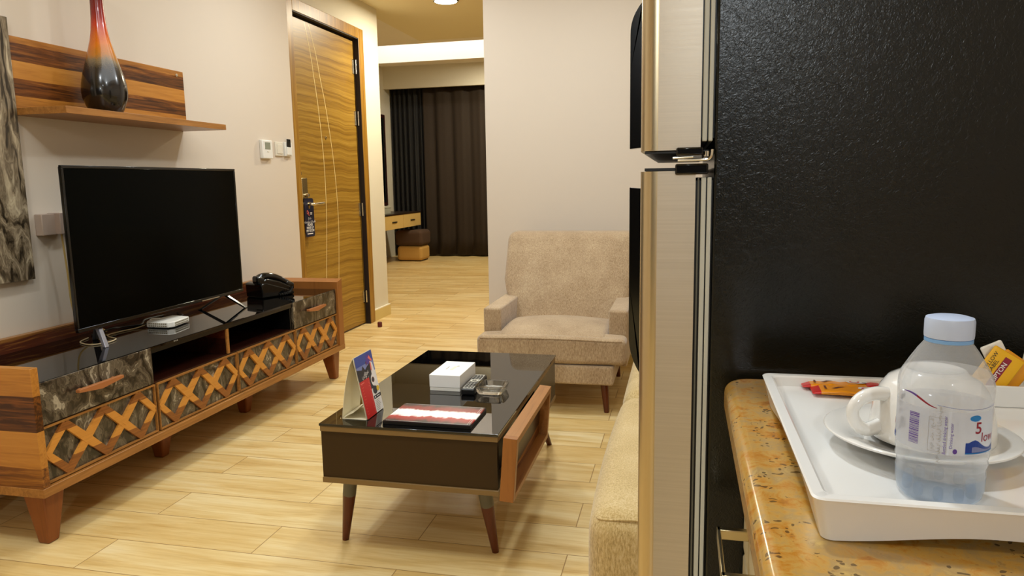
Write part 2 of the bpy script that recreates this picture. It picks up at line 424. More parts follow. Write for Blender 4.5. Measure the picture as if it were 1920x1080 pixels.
def m_curtain():
    n = NT('dark_curtain'); v = n.coords()
    a = n.noise(v, 90, 3)
    n.bs(Base_Color=n.mix(a, '#1e140a', '#33240f'), Roughness=.85); return n.m
M_CURT = m_curtain()
M_CURT2 = P('dark_grey_curtain', '#1d1b18', .85)
def m_vase():
    n = NT('vase_glaze'); g = n.n('ShaderNodeNewGeometry').outputs['Position']
    sp = n.n('ShaderNodeSeparateXYZ', None, i0=g)
    z = n.math('ADD', sp.outputs[2], n.math('MULTIPLY', n.math('SUBTRACT', n.noise(g, 9, 3), .5), .12))
    t = n.math('DIVIDE', n.math('SUBTRACT', z, 1.425), .62)
    sparkle = n.math('MULTIPLY', n.math('SUBTRACT', n.noise(g, 420, 2), .5), .10)
    t2 = n.math('ADD', t, sparkle)
    c = n.ramp(t2, [(.0, '#080504'), (.17, '#0c0807'), (.26, '#2e241b'), (.325, '#7c6a4c'), (.365, '#b8741c'), (.43, '#d87408'), (.53, '#c23408'), (.63, '#8a0e04'), (.85, '#3c0503')])
    n.bs(Base_Color=c, Roughness=.2); n.b.inputs['Coat Weight'].default_value = .45; n.b.inputs['Coat Roughness'].default_value = .04; return n.m
M_VASE = m_vase()
def m_folder():
    n = NT('painted_folder'); v = n.coords()
    sp = n.n('ShaderNodeSeparateXYZ', None, i0=v)
    wob = n.noise(n.n('ShaderNodeMapping', None, i0=v, i3=(2.2, 1, 1)).outputs[0], 14, 5, .65)
    y = n.math('ADD', n.math('DIVIDE', n.math('SUBTRACT', sp.outputs[1], 1.934), .172), n.math('MULTIPLY', n.math('SUBTRACT', wob, .5), .34))
    c = n.ramp(y, [(.05, '#1c0505'), (.14, '#7a0806'), (.29, '#a80c08'), (.36, '#f0e8e2'), (.62, '#f6f0ea'), (.70, '#8c2018'), (.82, '#7a140e'), (.93, '#2c0f0a')])
    n.bs(Base_Color=c, Roughness=.38); n.b.inputs['Specular IOR Level'].default_value = .25; return n.m
M_FOLD = m_folder()
def m_clear(name, tint, mixf, ior=1.45, rough=0.0, haze=0.0, hazecol=(.9, .93, .97, 1)):
    m = bpy.data.materials.new(name); m.use_nodes = True; t = m.node_tree; t.nodes.clear()
    o = t.nodes.new('ShaderNodeOutputMaterial'); g = t.nodes.new('ShaderNodeBsdfGlass'); g.inputs['Color'].default_value = tint
    g.inputs['IOR'].default_value = ior; g.inputs['Roughness'].default_value = rough
    tr = t.nodes.new('ShaderNodeBsdfTransparent'); tr.inputs[0].default_value = tint
    mx = t.nodes.new('ShaderNodeMixShader'); mx.inputs[0].default_value = mixf
    t.links.new(g.outputs[0], mx.inputs[1]); t.links.new(tr.outputs[0], mx.inputs[2]); out = mx
    if haze:
        d = t.nodes.new('ShaderNodeBsdfDiffuse'); d.inputs[0].default_value = hazecol
        tl = t.nodes.new('ShaderNodeBsdfTranslucent'); tl.inputs[0].default_value = hazecol
        ad = t.nodes.new('ShaderNodeMixShader'); t.links.new(d.outputs[0], ad.inputs[1]); t.links.new(tl.outputs[0], ad.inputs[2])
        m2 = t.nodes.new('ShaderNodeMixShader'); m2.inputs[0].default_value = haze
        t.links.new(mx.outputs[0], m2.inputs[1]); t.links.new(ad.outputs[0], m2.inputs[2]); out = m2
    t.links.new(out.outputs[0], o.inputs[0]); return m
def m_film(name, tint, gloss=.06, haze=.12, hazecol=(.85, .9, .97, 1)):
    """thin clear plastic: see-through, a fresnel gloss and a little haze"""
    m = bpy.data.materials.new(name); m.use_nodes = True; t = m.node_tree; t.nodes.clear()
    o = t.nodes.new('ShaderNodeOutputMaterial'); tr = t.nodes.new('ShaderNodeBsdfTransparent'); tr.inputs[0].default_value = tint
    gl = t.nodes.new('ShaderNodeBsdfGlossy'); gl.inputs['Roughness'].default_value = .03
    lw = t.nodes.new('ShaderNodeLayerWeight'); lw.inputs[0].default_value = .5
    pw = t.nodes.new('ShaderNodeMath'); pw.operation = 'POWER'; pw.inputs[1].default_value = 4; t.links.new(lw.outputs[1], pw.inputs[0])
    fr = t.nodes.new('ShaderNodeMath'); fr.operation = 'MULTIPLY_ADD'; fr.inputs[1].default_value = .6; fr.inputs[2].default_value = .05; t.links.new(pw.outputs[0], fr.inputs[0])
    mx = t.nodes.new('ShaderNodeMixShader'); t.links.new(fr.outputs[0], mx.inputs[0]); t.links.new(tr.outputs[0], mx.inputs[1]); t.links.new(gl.outputs[0], mx.inputs[2])
    d = t.nodes.new('ShaderNodeBsdfDiffuse'); d.inputs[0].default_value = hazecol
    tl = t.nodes.new('ShaderNodeBsdfTranslucent'); tl.inputs[0].default_value = hazecol
    ad = t.nodes.new('ShaderNodeMixShader'); t.links.new(d.outputs[0], ad.inputs[1]); t.links.new(tl.outputs[0], ad.inputs[2])
    m2 = t.nodes.new('ShaderNodeMixShader'); m2.inputs[0].default_value = haze
    t.links.new(mx.outputs[0], m2.inputs[1]); t.links.new(ad.outputs[0], m2.inputs[2]); t.links.new(m2.outputs[0], o.inputs[0]); return m
M_PET = m_film('clear_pet', (.97, .985, 1, 1), haze=.24, hazecol=(.96, .97, .98, 1))
M_PETB = m_film('blue_tinted_pet', (.90, .95, 1, 1), haze=.14, hazecol=(.72, .83, 1, 1))
M_LABEL = m_film('label_film', (.93, .95, 1, 1), haze=.34, hazecol=(.88, .9, .95, 1))
M_WATER = m_clear('water', (1, 1, 1, 1), .82, 1.33, haze=.12)
M_GLASS = m_clear('ashtray_glass', (.98, .985, .97, 1), .2, 1.5)
M_CAP = P('pale_blue_cap', '#c3d2ee', .35); M_CAPR = P('blue_cap_ring', '#7fb0e6', .3)

# ------------------------------------------------------------------ room shell
XR = 0.72
struct('floor', bx(-4.6, 1.6, -4.0, 11.2, -.06, 0), M_FLOOR)
struct('wall_left', bx(-2.60, -2.43, -3.8, 4.335, 0, 2.54), M_PAINT)
# wall with the entrance door (opening y 4.43..5.45, z 0..2.245)
b = nb()
box(b, -2.60, -2.47, 4.335, 4.40, 0, 2.54); box(b, -2.60, -2.47, 5.485, 5.85, 0, 2.54); box(b, -2.60, -2.47, 4.40, 5.485, 2.27, 2.54)
struct('wall_entrance', b, M_PAINTH)
struct('wall_back', bx(-1.19, 1.6, 4.45, 4.62, 0, 2.54), M_PAINT)
struct('wall_right', bx(XR, XR+.12, -3.8, 4.45, 0, 2.54), M_PAINT)
struct('wall_front', bx(-2.60, XR+.12, -3.9, -3.8, 0, 2.54), P('darkened_unseen_wall', '#1e150e', .6))  # unseen wall, coloured dark so fridge side and television reflect little
struct('ceiling', bx(-2.60, 1.6, -3.9, 7.22, 2.54, 2.62), m_paint('cream_ceiling_paint', '#e6dab4'))
# bedroom beyond
struct('wall_bedroom_left', bx(-4.55, -4.40, 5.7, 10.95, 0, 2.9), M_PAINTH)
struct('wall_bedroom_near', bx(-4.40, -2.60, 5.70, 5.85, 0, 2.9), M_PAINTH)
struct('wall_bedroom_right', bx(1.0, 1.12, 4.62, 10.95, 0, 2.9), M_PAINTH)
struct('wall_bedroom_back', bx(-4.55, 1.12, 10.95, 11.07, 0, 2.9), M_PAINTH)
struct('ceiling_bedroom', bx(-4.55, 1.12, 7.22, 11.07, 2.85, 2.93), M_WHITE)
struct('ceiling_bedroom_near', bx(-4.55, -2.60, 5.7, 7.22, 2.54, 2.62), M_WHITE)
struct('trim_ceiling_step', bx(-4.40, 1.0, 7.16, 7.22, 2.62, 2.85), M_WHITE)
struct('trim_cove_ledge', bx(-4.40, 1.0, 7.22, 7.36, 2.54, 2.60), M_WHITE)
struct('trim_cove_lip', bx(-4.40, 1.0, 7.34, 7.36, 2.60, 2.64), M_WHITE)
struct('trim_cove_beam', bx(-4.40, 1.0, 8.42, 8.60, 2.545, 2.85), M_WHITE)
struct('trim_curtain_pelmet', bx(-4.40, 1.0, 10.56, 10.62, 2.53, 2.85), M_PAINTH)
led = obj('led_strip_light', bx(-4.3, .9, 7.27, 7.29, 2.60, 2.612), M_LED); tag(led, 'white led strip light lying hidden in the ceiling cove before the bedroom', 'light strip')
# baseboards
M_BASE = P('beige_skirting', '#d8c07a', .4); M_BASET = P('skirting_top', '#f4ecd8', .4)
def base(nm, x0, x1, y0, y1):
    o = struct(nm, bx(x0, x1, y0, y1, 0, .088), M_BASE)
    q = obj('top_edge', bx(x0, x1, y0, y1, .088, .096), M_BASET, o); return o
base('baseboard_entrance', -2.47, -2.455, 5.53, 5.865)
base('baseboard_left', -2.43, -2.415, -3.8, 1.70)
base('baseboard_back', -1.19, XR, 4.435, 4.45)

# ------------------------------------------------------------------ entrance door
def door():
    b = nb()   # frame: casing face flush with wall, deep reveal
    box(b, -2.60, -2.452, 4.362, 4.445, 0, 2.315); box(b, -2.60, -2.452, 5.435, 5.525, 0, 2.315); box(b, -2.60, -2.452, 4.445, 5.435, 2.236, 2.315)
    fr = struct('door_1', b, M_DFRAME, bevel=.003)
    g = obj('rebate', box(box(box(nb(), -2.56, -2.50, 4.445, 4.452, 0, 2.236), -2.56, -2.50, 5.425, 5.435, 0, 2.236), -2.56, -2.50, 4.452, 5.425, 2.222, 2.236), P('dark_rebate', '#1a0c06', .6), fr)
    obj('reveal_strip', box(box(nb(), -2.4915, -2.4525, 5.4275, 5.4345, 0, 2.236), -2.4915, -2.4525, 4.446, 5.427, 2.2285, 2.2355), P('dark_reveal', '#180a05', .6), fr)  # thin dark strips along the right jamb and head of the reveal
    obj('gap_shade_strip', bx(-2.47, -2.446, 4.352, 4.3615, 0, 2.315), P('painted_gap_shade', '#3a200e', .6), fr)  # solid strip, the shade of the gap beside the frame painted dark
    lf = obj('door_leaf', bx(-2.54, -2.492, 4.453, 5.412, .012, 2.214), M_DOOR, fr, bevel=.002)
    fr2 = lf
    L = -2.492
    A = [(4.667, 2.206), (4.727, 2.022), (4.765, 1.845), (4.801, 1.664), (4.839, 1.36), (4.848, 1.099), (4.834, .836), (4.801, .55), (4.77, .3), (4.72, .02)]
    B = [(4.722, 2.203), (4.802, 2.034), (4.855, 1.857), (4.913, 1.675), (4.982, 1.365), (5.016, 1.097), (5.022, .824), (4.996, .528), (4.96, .28), (4.90, .02)]
    for q in (A, B):
        pts = spline([(L, y, z) for y, z in q], 6); b = nb(); pv = None
        for p in pts:
            cur = [b.verts.new((L+.0006, p.y-.004, p.z)), b.verts.new((L+.0006, p.y+.004, p.z))]
            if pv: b.faces.new((pv[0], pv[1], cur[1], cur[0]))
            pv = cur
        o = obj('inlay_line', b, M_INLAY, fr)
    b = nb(); lathe(b, [(.012, 0), (.012, .004), (.008, .006), (.0075, .004)], n=20)
    obj('peephole', b, M_NICKEL, fr, smooth=True, M=Matrix.Translation((L, 4.892, 1.456)) @ Matrix.Rotation(PI/2, 4, 'Y'))
    for z0, z1 in ((1.969, 2.075), (1.578, 1.686), (.874, .976), (.177, .275)):
        b = nb()
        lathe(b, [(.0065, z0), (.0065, (z0+z1)/2-.001), (.005, (z0+z1)/2), (.0065, (z0+z1)/2+.001), (.0065, z1)], -2.476, 5.424, 12)
        box(b, -2.491, -2.487, 5.385, 5.42, z0, z1)
        obj('hinge', b, M_CHROME, fr, smooth=True)
    # lock plate + cylinder + lever
    pl = obj('lock_plate', bx(L, L+.014, 4.492, 4.566, .86, 1.171), M_NICKEL, fr, bevel=.003)
    b = nb(); lathe(b, [(.012, 0), (.012, .022), (.010, .026)], n=20)
    obj('lock_cylinder', b, M_CHROME, fr, smooth=True, M=Matrix.Translation((L+.014, 4.530, 1.056)) @ Matrix.Rotation(PI/2, 4, 'Y'))
    b = nb(); tube(b, spline([(L+.012, 4.545, .995), (L+.045, 4.545, .995), (L+.058, 4.560, .995), (L+.060, 4.60, .996), (L+.058, 4.70, .998)], 6), .009, 12)
    lathe(b, [(.020, 0), (.020, .006)], n=24) if False else None
    obj('door_handle', b, M_CHROME, fr, smooth=True)
    obj('strike_plate', bx(-2.497, -2.4515, 4.441, 4.4465, 1.19, 1.21), M_CHROME, fr)
    return fr
door()
# hanger on the lever: navy card with hole
def hanger():
    t = thing('door_hanger', 'navy card door hanger with white writing hanging from the entrance door handle', 'door hanger', (-2.462, 4.54, .775))
    b = nb(); X = -2.464
    y0, y1, z0, z1, cy, cz, hr = 4.476, 4.604, .775, 1.035, 4.545, .990, .026
    def rr(n=6, rad=.02):
        out = []
        for (cx, cz_, a0) in ((y1-rad, z0+rad, -PI/2), (y1-rad, z1-rad, 0), (y0+rad, z1-rad, PI/2), (y0+rad, z0+rad, PI)):
            for i in range(n+1): a = a0+PI/2*i/n; out.append((cx+rad*math.cos(a), cz_+rad*math.sin(a)))
        return out
    O = rr(); n = len(O)
    H = [(cy+hr*math.cos(math.atan2(p[1]-cz, p[0]-cy)), cz+hr*math.sin(math.atan2(p[1]-cz, p[0]-cy))) for p in O]
    for X0, X1 in ((X, X+.0015),):
        vo0 = [b.verts.new((X0, *p)) for p in O]; vi0 = [b.verts.new((X0, *p)) for p in H]
        vo1 = [b.verts.new((X1, *p)) for p in O]; vi1 = [b.verts.new((X1, *p)) for p in H]
        for i in range(n):
            j = (i+1) % n
            b.faces.new((vo0[i], vo0[j], vi0[j], vi0[i])); b.faces.new((vo1[i], vi1[i], vi1[j], vo1[j]))
            b.faces.new((vo0[i], vo1[i], vo1[j], vo0[j])); b.faces.new((vi0[i], vi0[j], vi1[j], vi1[i]))
    obj('card', b, M_NAVY, t)
    d = Decal(plane_fn((X+.0015, (y0+y1)/2, 0), (0, 1, 0), (0, 0, 1)))
    W = M_WH
    d.text('D', .034, -.024, .940, M_LRED, sx=.9, bold=.02); d.text('L', .034, -.008, .930, M_LRED, sx=.9, bold=.02)
    d.rect(.008, .036, .934, .939, W); d.rect(.010, .034, .925, .930, W)
    d.text('إعداد', .020, 0, .900, W, bold=.01); d.text('ترتيب الغرفة', .020, 0, .877, W, bold=.01)
    d.text('PLEASE', .023, 0, .856, W, bold=.02); d.text('MAKE UP', .023, 0, .836, W, bold=.02); d.text('MY ROOM', .023, 0, .816, W, bold=.02)
    d.ell(-.034, .796, .005, .006, W); d.rect(-.026, .036, .793, .799, W)
    d.done('printing', t)
hanger()
ds = obj('door_stop', lathe(nb(), [(.017, 0), (.018, .004), (.018, .036), (.015, .040)], -2.342, 5.37, 20), P('dark_red_rubber', '#5a140c', .5), smooth=True)
tag(ds, 'small dark red rubber door stop standing on the floor by the entrance', 'door stop')
ds.location.x += .02; ds.location.y -= .06

# ------------------------------------------------------------------ wall fittings
t = thing('thermostat', 'white wall thermostat with a grey display, leftmost of the fittings beside the door', 'thermostat', (-2.43, 3.983, 1.283))
obj('housing', bx(-2.43, -2.408, 3.928, 4.038, 1.283, 1.392), M_WPL, t, bevel=.004)
obj('display', bx(-2.409, -2.4068, 3.955, 4.012, 1.338, 1.378), M_LCD, t)
obj('button', bx(-2.409, -2.4060, 3.975, 3.992, 1.322, 1.328), M_WPL2, t)
t = thing('light_switch', 'ivory square light switch on the wall beside the thermostat', 'switch', (-2.43, 4.14, 1.30))
obj('face_plate', bx(-2.43, -2.421, 4.095, 4.181, 1.304, 1.388), M_WPL2, t, bevel=.002)
obj('rocker', bx(-2.421, -2.418, 4.108, 4.168, 1.317, 1.375), M_WPL2, t, bevel=.001)
t = thing('key_card_switch', 'white key card switch with a dark card, nearest the entrance door', 'switch', (-2.43, 4.232, 1.30))
obj('face_plate', bx(-2.43, -2.414, 4.190, 4.274, 1.304, 1.390), M_WPL, t, bevel=.002)
obj('slot_pocket', bx(-2.414, -2.408, 4.205, 4.262, 1.312, 1.360), M_WPL, t, bevel=.002)
obj('key_card', bx(-2.4125, -2.4105, 4.210, 4.256, 1.355, 1.410), M_MATTEBLK, t, bevel=.001)
t = thing('junction_box', 'mauve box socket on the wall left of the television', 'socket', (-2.43, 2.39, .945))
obj('housing', bx(-2.43, -2.395, 2.335, 2.405, .945, 1.028), P('mauve_box', '#b09c8c', .5), t, bevel=.003)
obj('adapter', bx(-2.43, -2.370, 2.395, 2.44, .948, 1.030), P('mauve_adapter', '#a48f80', .5), t, bevel=.002)
cb = obj('power_cable', tube(nb(), spline([(-2.40, 2.425, .949), (-2.402, 2.43, .90), (-2.405, 2.44, .78), (-2.407, 2.446, .66), (-2.395, 2.46, .60), (-2.36, 2.50, .565), (-2.345, 2.515, .55), (-2.32, 2.52, .5345)], 8), .0035, 8), P('yellowed_cable', '#b89a58', .5), smooth=True)
tag(cb, 'thin yellowed cable hanging down the wall from the mauve box socket', 'cable')
t = thing('wall_socket', 'ivory wall socket with a black plug, half behind the television edge', 'socket', (-2.43, 2.50, .95))
obj('face_plate', bx(-2.43, -2.422, 2.45, 2.535, .95, 1.03), M_WPL2, t, bevel=.002)
obj('plug', rbox(nb(), -2.422, -2.385, 2.475, 2.515, .965, 1.01, .009, 3, 2), M_MATTEBLK, t, smooth=True)

# marble panel on the wall
t = obj('marble_panel', bx(-2.428, -2.403, 1.60, 2.287, .785, 1.745), M_MARBP, bevel=.001)
tag(t, 'tall grey brown marble patterned panel fixed to the wall at the far left', 'wall panel')
# floating shelf
t = thing('wall_shelf', 'banded walnut floating shelf with an upright back board above the television', 'shelf', (-2.43, 2.7, 1.397))
obj('back_board', bx(-2.43, -2.412, 2.289, 3.262, 1.423, 1.684), M_WAL_SH, t, bevel=.001)
obj('shelf_board', bx(-2.43, -2.188, 2.289, 3.255, 1.397, 1.423), M_WAL_PL, t, bevel=.001)
obj('screw_cap', lathe(nb(), [(.009, 0), (.008, .004), (.004, .006)], n=16), M_CHROME, t, smooth=True, M=Matrix.Translation((-2.412, 3.212, 1.662)) @ Matrix.Rotation(PI/2, 4, 'Y'))
# vase: on shelf
VX, VY = -2.29, 2.60
pr = [(0.0, .0), (.052, .0), (.060, .004), (.072, .030), (.0825, .060), (.0850, .085), (.0825, .115), (.0755, .150), (.066, .182), (.0575, .212), (.047, .250), (.0375, .285), (.0305, .325), (.0265, .37), (.0245, .42), (.0245, .48), (.028, .53), (.036, .565), (.033, .565), (.026, .53), (.022, .48), (.022, .42), (0.0, .41)]
t = obj('vase', lathe(nb(), [(a+1e-5, z+1.4235) for a, z in pr], VX, VY, 56), M_VASE, smooth=2)
tag(t, 'tall teardrop glass vase, red and orange neck over a black body, on the shelf', 'vase')

# ------------------------------------------------------------------ TV console
def console():
    X0, X1, Y0, Y1 = -2.425, -1.914, 1.766, 3.866
    t = thing('tv_console', 'low walnut television console with marble drawers and diamond lattice doors', 'tv stand', ((X0+X1)/2, (Y0+Y1)/2, 0))
    obj('base_board', bx(X0, X1, Y0, Y1, .170, .200), M_WAL_PL, t, bevel=.002)
    b = nb(); prism(b, [(X0, .200), (X1-.002, .200), (X1-.002, .583), (X0, .583)], 1, Y0+.001, Y0+.028)
    obj('side_panel', b, M_WAL_X, t, bevel=.001)
    # far panel with a mitred inner top
    b = nb(); prism(b, [(3.806, .200), (3.865, .200), (3.865, .585), (3.806, .571)], 0, X0, X1-.002)
    obj('side_panel', b, M_WAL_Z, t, bevel=.001)
    bp = obj('back_panel', bx(X0, X0+.028, Y0+.028, 3.806, .200, .578), M_DARKW, t)
    obj('rim', bx(X0-.001, X0+.029, Y0+.028, 3.806, .5782, .5835), M_WAL_PL, bp)
    obj('glass_top', bx(X0+.029, -1.931, Y0+.029, 3.805, .522, .530), M_BGLASS, t)
    obj('under_top', bx(X0+.029, -1.934, Y0+.029, 3.805, .505, .5215), M_BLACK, t)
    obj('middle_shelf', bx(X0+.029, -1.936, Y0+.029, 3.805, .384, .394), M_DARKW, t)
    for y in (2.303, 3.318): obj('divider', bx(X0+.029, -1.938, y-.008, y+.008, .3945, .5045), M_BLACK, t)
    dv = obj('divider', bx(X0+.029, -1.941, 2.772, 2.788, .3945, .5045), M_DARKW, t)
    obj('lipping', bx(-1.9408, -1.934, 2.772, 2.788, .3945, .5045), M_WAL_PL, dv)
    for y0, y1, h0, h1 in ((1.797, 2.297, 1.926, 2.122), (3.330, 3.804, 3.446, 3.634)):
        d = obj('drawer', bx(-1.950, -1.928, y0, y1, .393, .5285), M_MARB, t, bevel=.0008)
        b = nb(); mid = (h0+h1)/2
        prism(b, [(h0, .464), (mid, .452), (h1, .464), (h1, .474), (h0, .474)], 0, -1.916, -1.900)
        box(b, -1.928, -1.914, h0+.02, h0+.03, .462, .472); box(b, -1.928, -1.914, h1-.03, h1-.02, .462, .472)
        obj('handle', b, P('handle_wood', '#a8683a', .3), d, bevel=.001)
    for y0, y1 in ((1.797, 2.300), (2.314, 2.826), (2.832, 3.336), (3.342, 3.804)):
        z0, z1 = .204, .388
        d = obj('door', bx(-1.950, -1.936, y0, y1, z0, z1), M_MARB, t)
        b = nb(); e = .006; xf = -1.926
        box(b, -1.9355, xf, y0, y1, z1-e, z1); box(b, -1.9355, xf, y0, y1, z0, z0+e)
        box(b, -1.9355, xf, y0, y0+e*.6, z0+e, z1-e); box(b, -1.9355, xf, y1-e*.6, y1, z0+e, z1-e)
        obj('door_frame', b, M_DARKW if False else M_WAL_PL, d)
        b = nb(); n = 3; W = (y1-y0-.012)/n; zc = (z0+z1)/2; hw = .0150; stag = 0
        a0 = y0+.006
        zt, zb = z1-e, z0+e; H = zt-zb
        # zig-zag strips as mitred polygons
        for sgn in (1, -1):
            P_ = []
            for i in range(2*n+1):
                y = a0+W*i/2
                z = zc if i % 2 == 0 else ((zt-hw*.6) if ((i//2) % 2 == 0) == (sgn == 1) else (zb+hw*.6))
                P_.append((y, z))
            if sgn == 1: nodes = [(a0+W*i/2, [zc, zt-.004, zc, zt-.004][i % 4] if i % 2 else zc) for i in range(2*n+1)]
            else: nodes = [(a0+W*i/2, zb+.004 if i % 2 else zc) for i in range(2*n+1)]
            for (ya, za), (yb, zb_) in zip(nodes, nodes[1:]):
                dx, dz = yb-ya, zb_-za; Ln = math.hypot(dx, dz); nx, nz = -dz/Ln*hw, dx/Ln*hw
                ex = dx/Ln*.004; ez = dz/Ln*.004
                q = [(ya+nx-ex, za+nz-ez), (yb+nx+ex, zb_+nz+ez), (yb-nx+ex, zb_-nz+ez), (ya-nx-ex, za-nz-ez)]
                # clip vertically and sideways to the door
                q = [(min(max(a, y0+.003), y1-.003), min(max(c, z0+.003), z1-.003)) for a, c in q]
                stag += 1; x_ = -1.9275 + .00022*(stag % 3)+(.0008 if sgn == 1 else 0)
                prism(b, q, 0, -1.9355, x_)
        obj('lattice', b, M_LAT, d)
    legs = [(X1-.07, Y0+.065), (X1-.07, Y1-.06), (X0+.12, Y0+.065), (X0+.12, Y1-.06), (X1-.21, 2.54), (X1-.21, 3.15)]
    for i, (x, y) in enumerate(legs):
        ox = .012 if x > -2.1 and i < 4 else 0
        oy = (-.012 if y < 2 else .012) if i < 4 else 0
        a, c = .042, .021
        b = hexa(nb(), [(x-c+ox, y-c+oy, 0), (x+c+ox, y-c+oy, 0), (x+c+ox, y+c+oy, 0), (x-c+ox, y+c+oy, 0), (x-a, y-a, .1695), (x+a, y-a, .1695), (x+a, y+a, .1695), (x-a, y+a, .1695)])
        obj('leg', b, M_LEGC, t, bevel=.006)
    d = Decal(plane_fn((-1.9305, 2.44, .5262), (0, 1, 0), (0, 0, 1)))
    for i in range(3): d.rect(-.012+i*.009, -.006+i*.009, -.0025, .0025, M_GREY)
    d.done('maker_mark', t)
console()

# ------------------------------------------------------------------ television
def tv():
    y0, y1, z0, z1, X = 2.200, 3.245, .598, 1.207, -2.15
    t = thing('television', 'large flat black television standing on the console', 'television', (X, (y0+y1)/2, .531))
    obj('casing', bx(X-.020, X-.003, y0+.004, y1-.004, z0+.004, z1-.004), M_MATTEBLK, t, bevel=.004)
    obj('rear_housing', bx(X-.075, X-.020, y0+.2, y1-.2, z0+.04, z1-.2), M_MATTEBLK, t, bevel=.01)
    b = nb(); e = .010
    box(b, X-.012, X, y0, y1, z1-e, z1); box(b, X-.012, X+.002, y0, y1, z0, z0+.014)
    box(b, X-.012, X, y0, y0+e, z0+.014, z1-e); box(b, X-.012, X, y1-e, y1, z0+.014, z1-e)
    obj('bezel', b, M_GLOSSBLK, t, bevel=.0015)
    obj('screen', bx(X-.0028, X-.0015, y0+e, y1-e, z0+.014, z1-e), M_SCREEN, t)
    obj('lip_light_strip', bx(X+.001, X+.0035, y1-.33, y1-.20, z0+.002, z0+.006), M_CHROME, t)
    for f_, r_, a_, mat in (((-2.106, 2.277), (-2.262, 2.395), (-2.17, 2.315), P('gunmetal', '#77757c', .3, .6)), ((-2.085, 3.158), (-2.279, 3.071), (-2.170, 3.112), M_GLOSSBLK)):
        b = nb(); h = .010
        for tx, ty in (f_, r_):
            hexa(b, [(tx-.007, ty-h, .5305), (tx+.007, ty-h, .5305), (tx+.007, ty+h, .5305), (tx-.007, ty+h, .5305),
                     (a_[0]-.009, a_[1]-h, .604), (a_[0]+.009, a_[1]-h, .604), (a_[0]+.009, a_[1]+h, .604), (a_[0]-.009, a_[1]+h, .604)])
        obj('foot', b, mat, t, bevel=.002)
tv()
# router
def router():
    rz = -.1
    t = thing('router', 'white plastic router box on the black glass below the television', 'router', (-2.165, 2.705, .5305), 0)
    b = nb(); pl = [(-2.232, 2.655), (-2.215, 2.628), (-2.112, 2.628), (-2.097, 2.650), (-2.118, 2.775), (-2.212, 2.79)]
    prism(b, pl, 2, .5335, .557)
    obj('housing', b, M_WPL, t, bevel=.003)
    b = nb()
    for k in range(2):
        for i in range(9): box(b, -2.205+i*.010, -2.198+i*.010, 2.6268, 2.6285, .538+k*.009, .543+k*.009)
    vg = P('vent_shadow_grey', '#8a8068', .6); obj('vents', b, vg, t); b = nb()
    for k in range(2):
        for i in range(10):
            tt = i/10; x = -2.0985-.0195*tt; y = 2.657+.112*tt
            box(b, x-.0008, x+.0012, y, y+.007, .538+k*.009, .543+k*.009)
    obj('vents', b, vg, t)
    for x, y in ((-2.20, 2.65), (-2.12, 2.65), (-2.20, 2.76), (-2.13, 2.75)): obj('foot', lathe(nb(), [(.005, .5305), (.005, .534)], x, y, 10), M_MATTEBLK, t)
router()
wc = P('pale_cable', '#c8b48c', .5)
def cable(nm, pts, rad, mat, label, k=8): return tag(obj(nm, tube(nb(), spline(pts, k), rad, 8), mat, smooth=True), label, 'cable')
zc = .5335
cable('looped_cable', [(-2.30, 2.40, zc), (-2.275, 2.335, zc), (-2.235, 2.305, zc), (-2.185, 2.295, zc), (-2.155, 2.335, zc), (-2.17, 2.40, zc), (-2.235, 2.435, zc), (-2.265, 2.47, zc), (-2.262, 2.55, zc), (-2.25, 2.60, zc), (-2.236, 2.64, .54)], .0025, wc, 'pale thin cable looped on the glass in front of the television foot')
cable('router_cable', [(-2.218, 2.79, .545), (-2.235, 2.82, .536), (-2.245, 2.86, zc), (-2.26, 2.92, zc), (-2.30, 2.95, zc), (-2.33, 2.97, zc)], .0022, M_MATTEBLK, 'thin black cable running from behind the router to the back of the console')
cable('white_cable', [(-2.233, 2.68, .547), (-2.255, 2.70, .550), (-2.268, 2.73, .550), (-2.275, 2.77, .542), (-2.28, 2.81, .536), (-2.282, 2.85, zc)], .004, M_WPL, 'short white cable curling behind the router')
cable('black_cable_bundle', [(-2.33, 2.45, zc), (-2.30, 2.53, .546), (-2.32, 2.60, .536), (-2.29, 2.68, zc), (-2.33, 2.76, .54), (-2.35, 2.9, zc)], .0032, M_MATTEBLK, 'tangled black cable under the television')

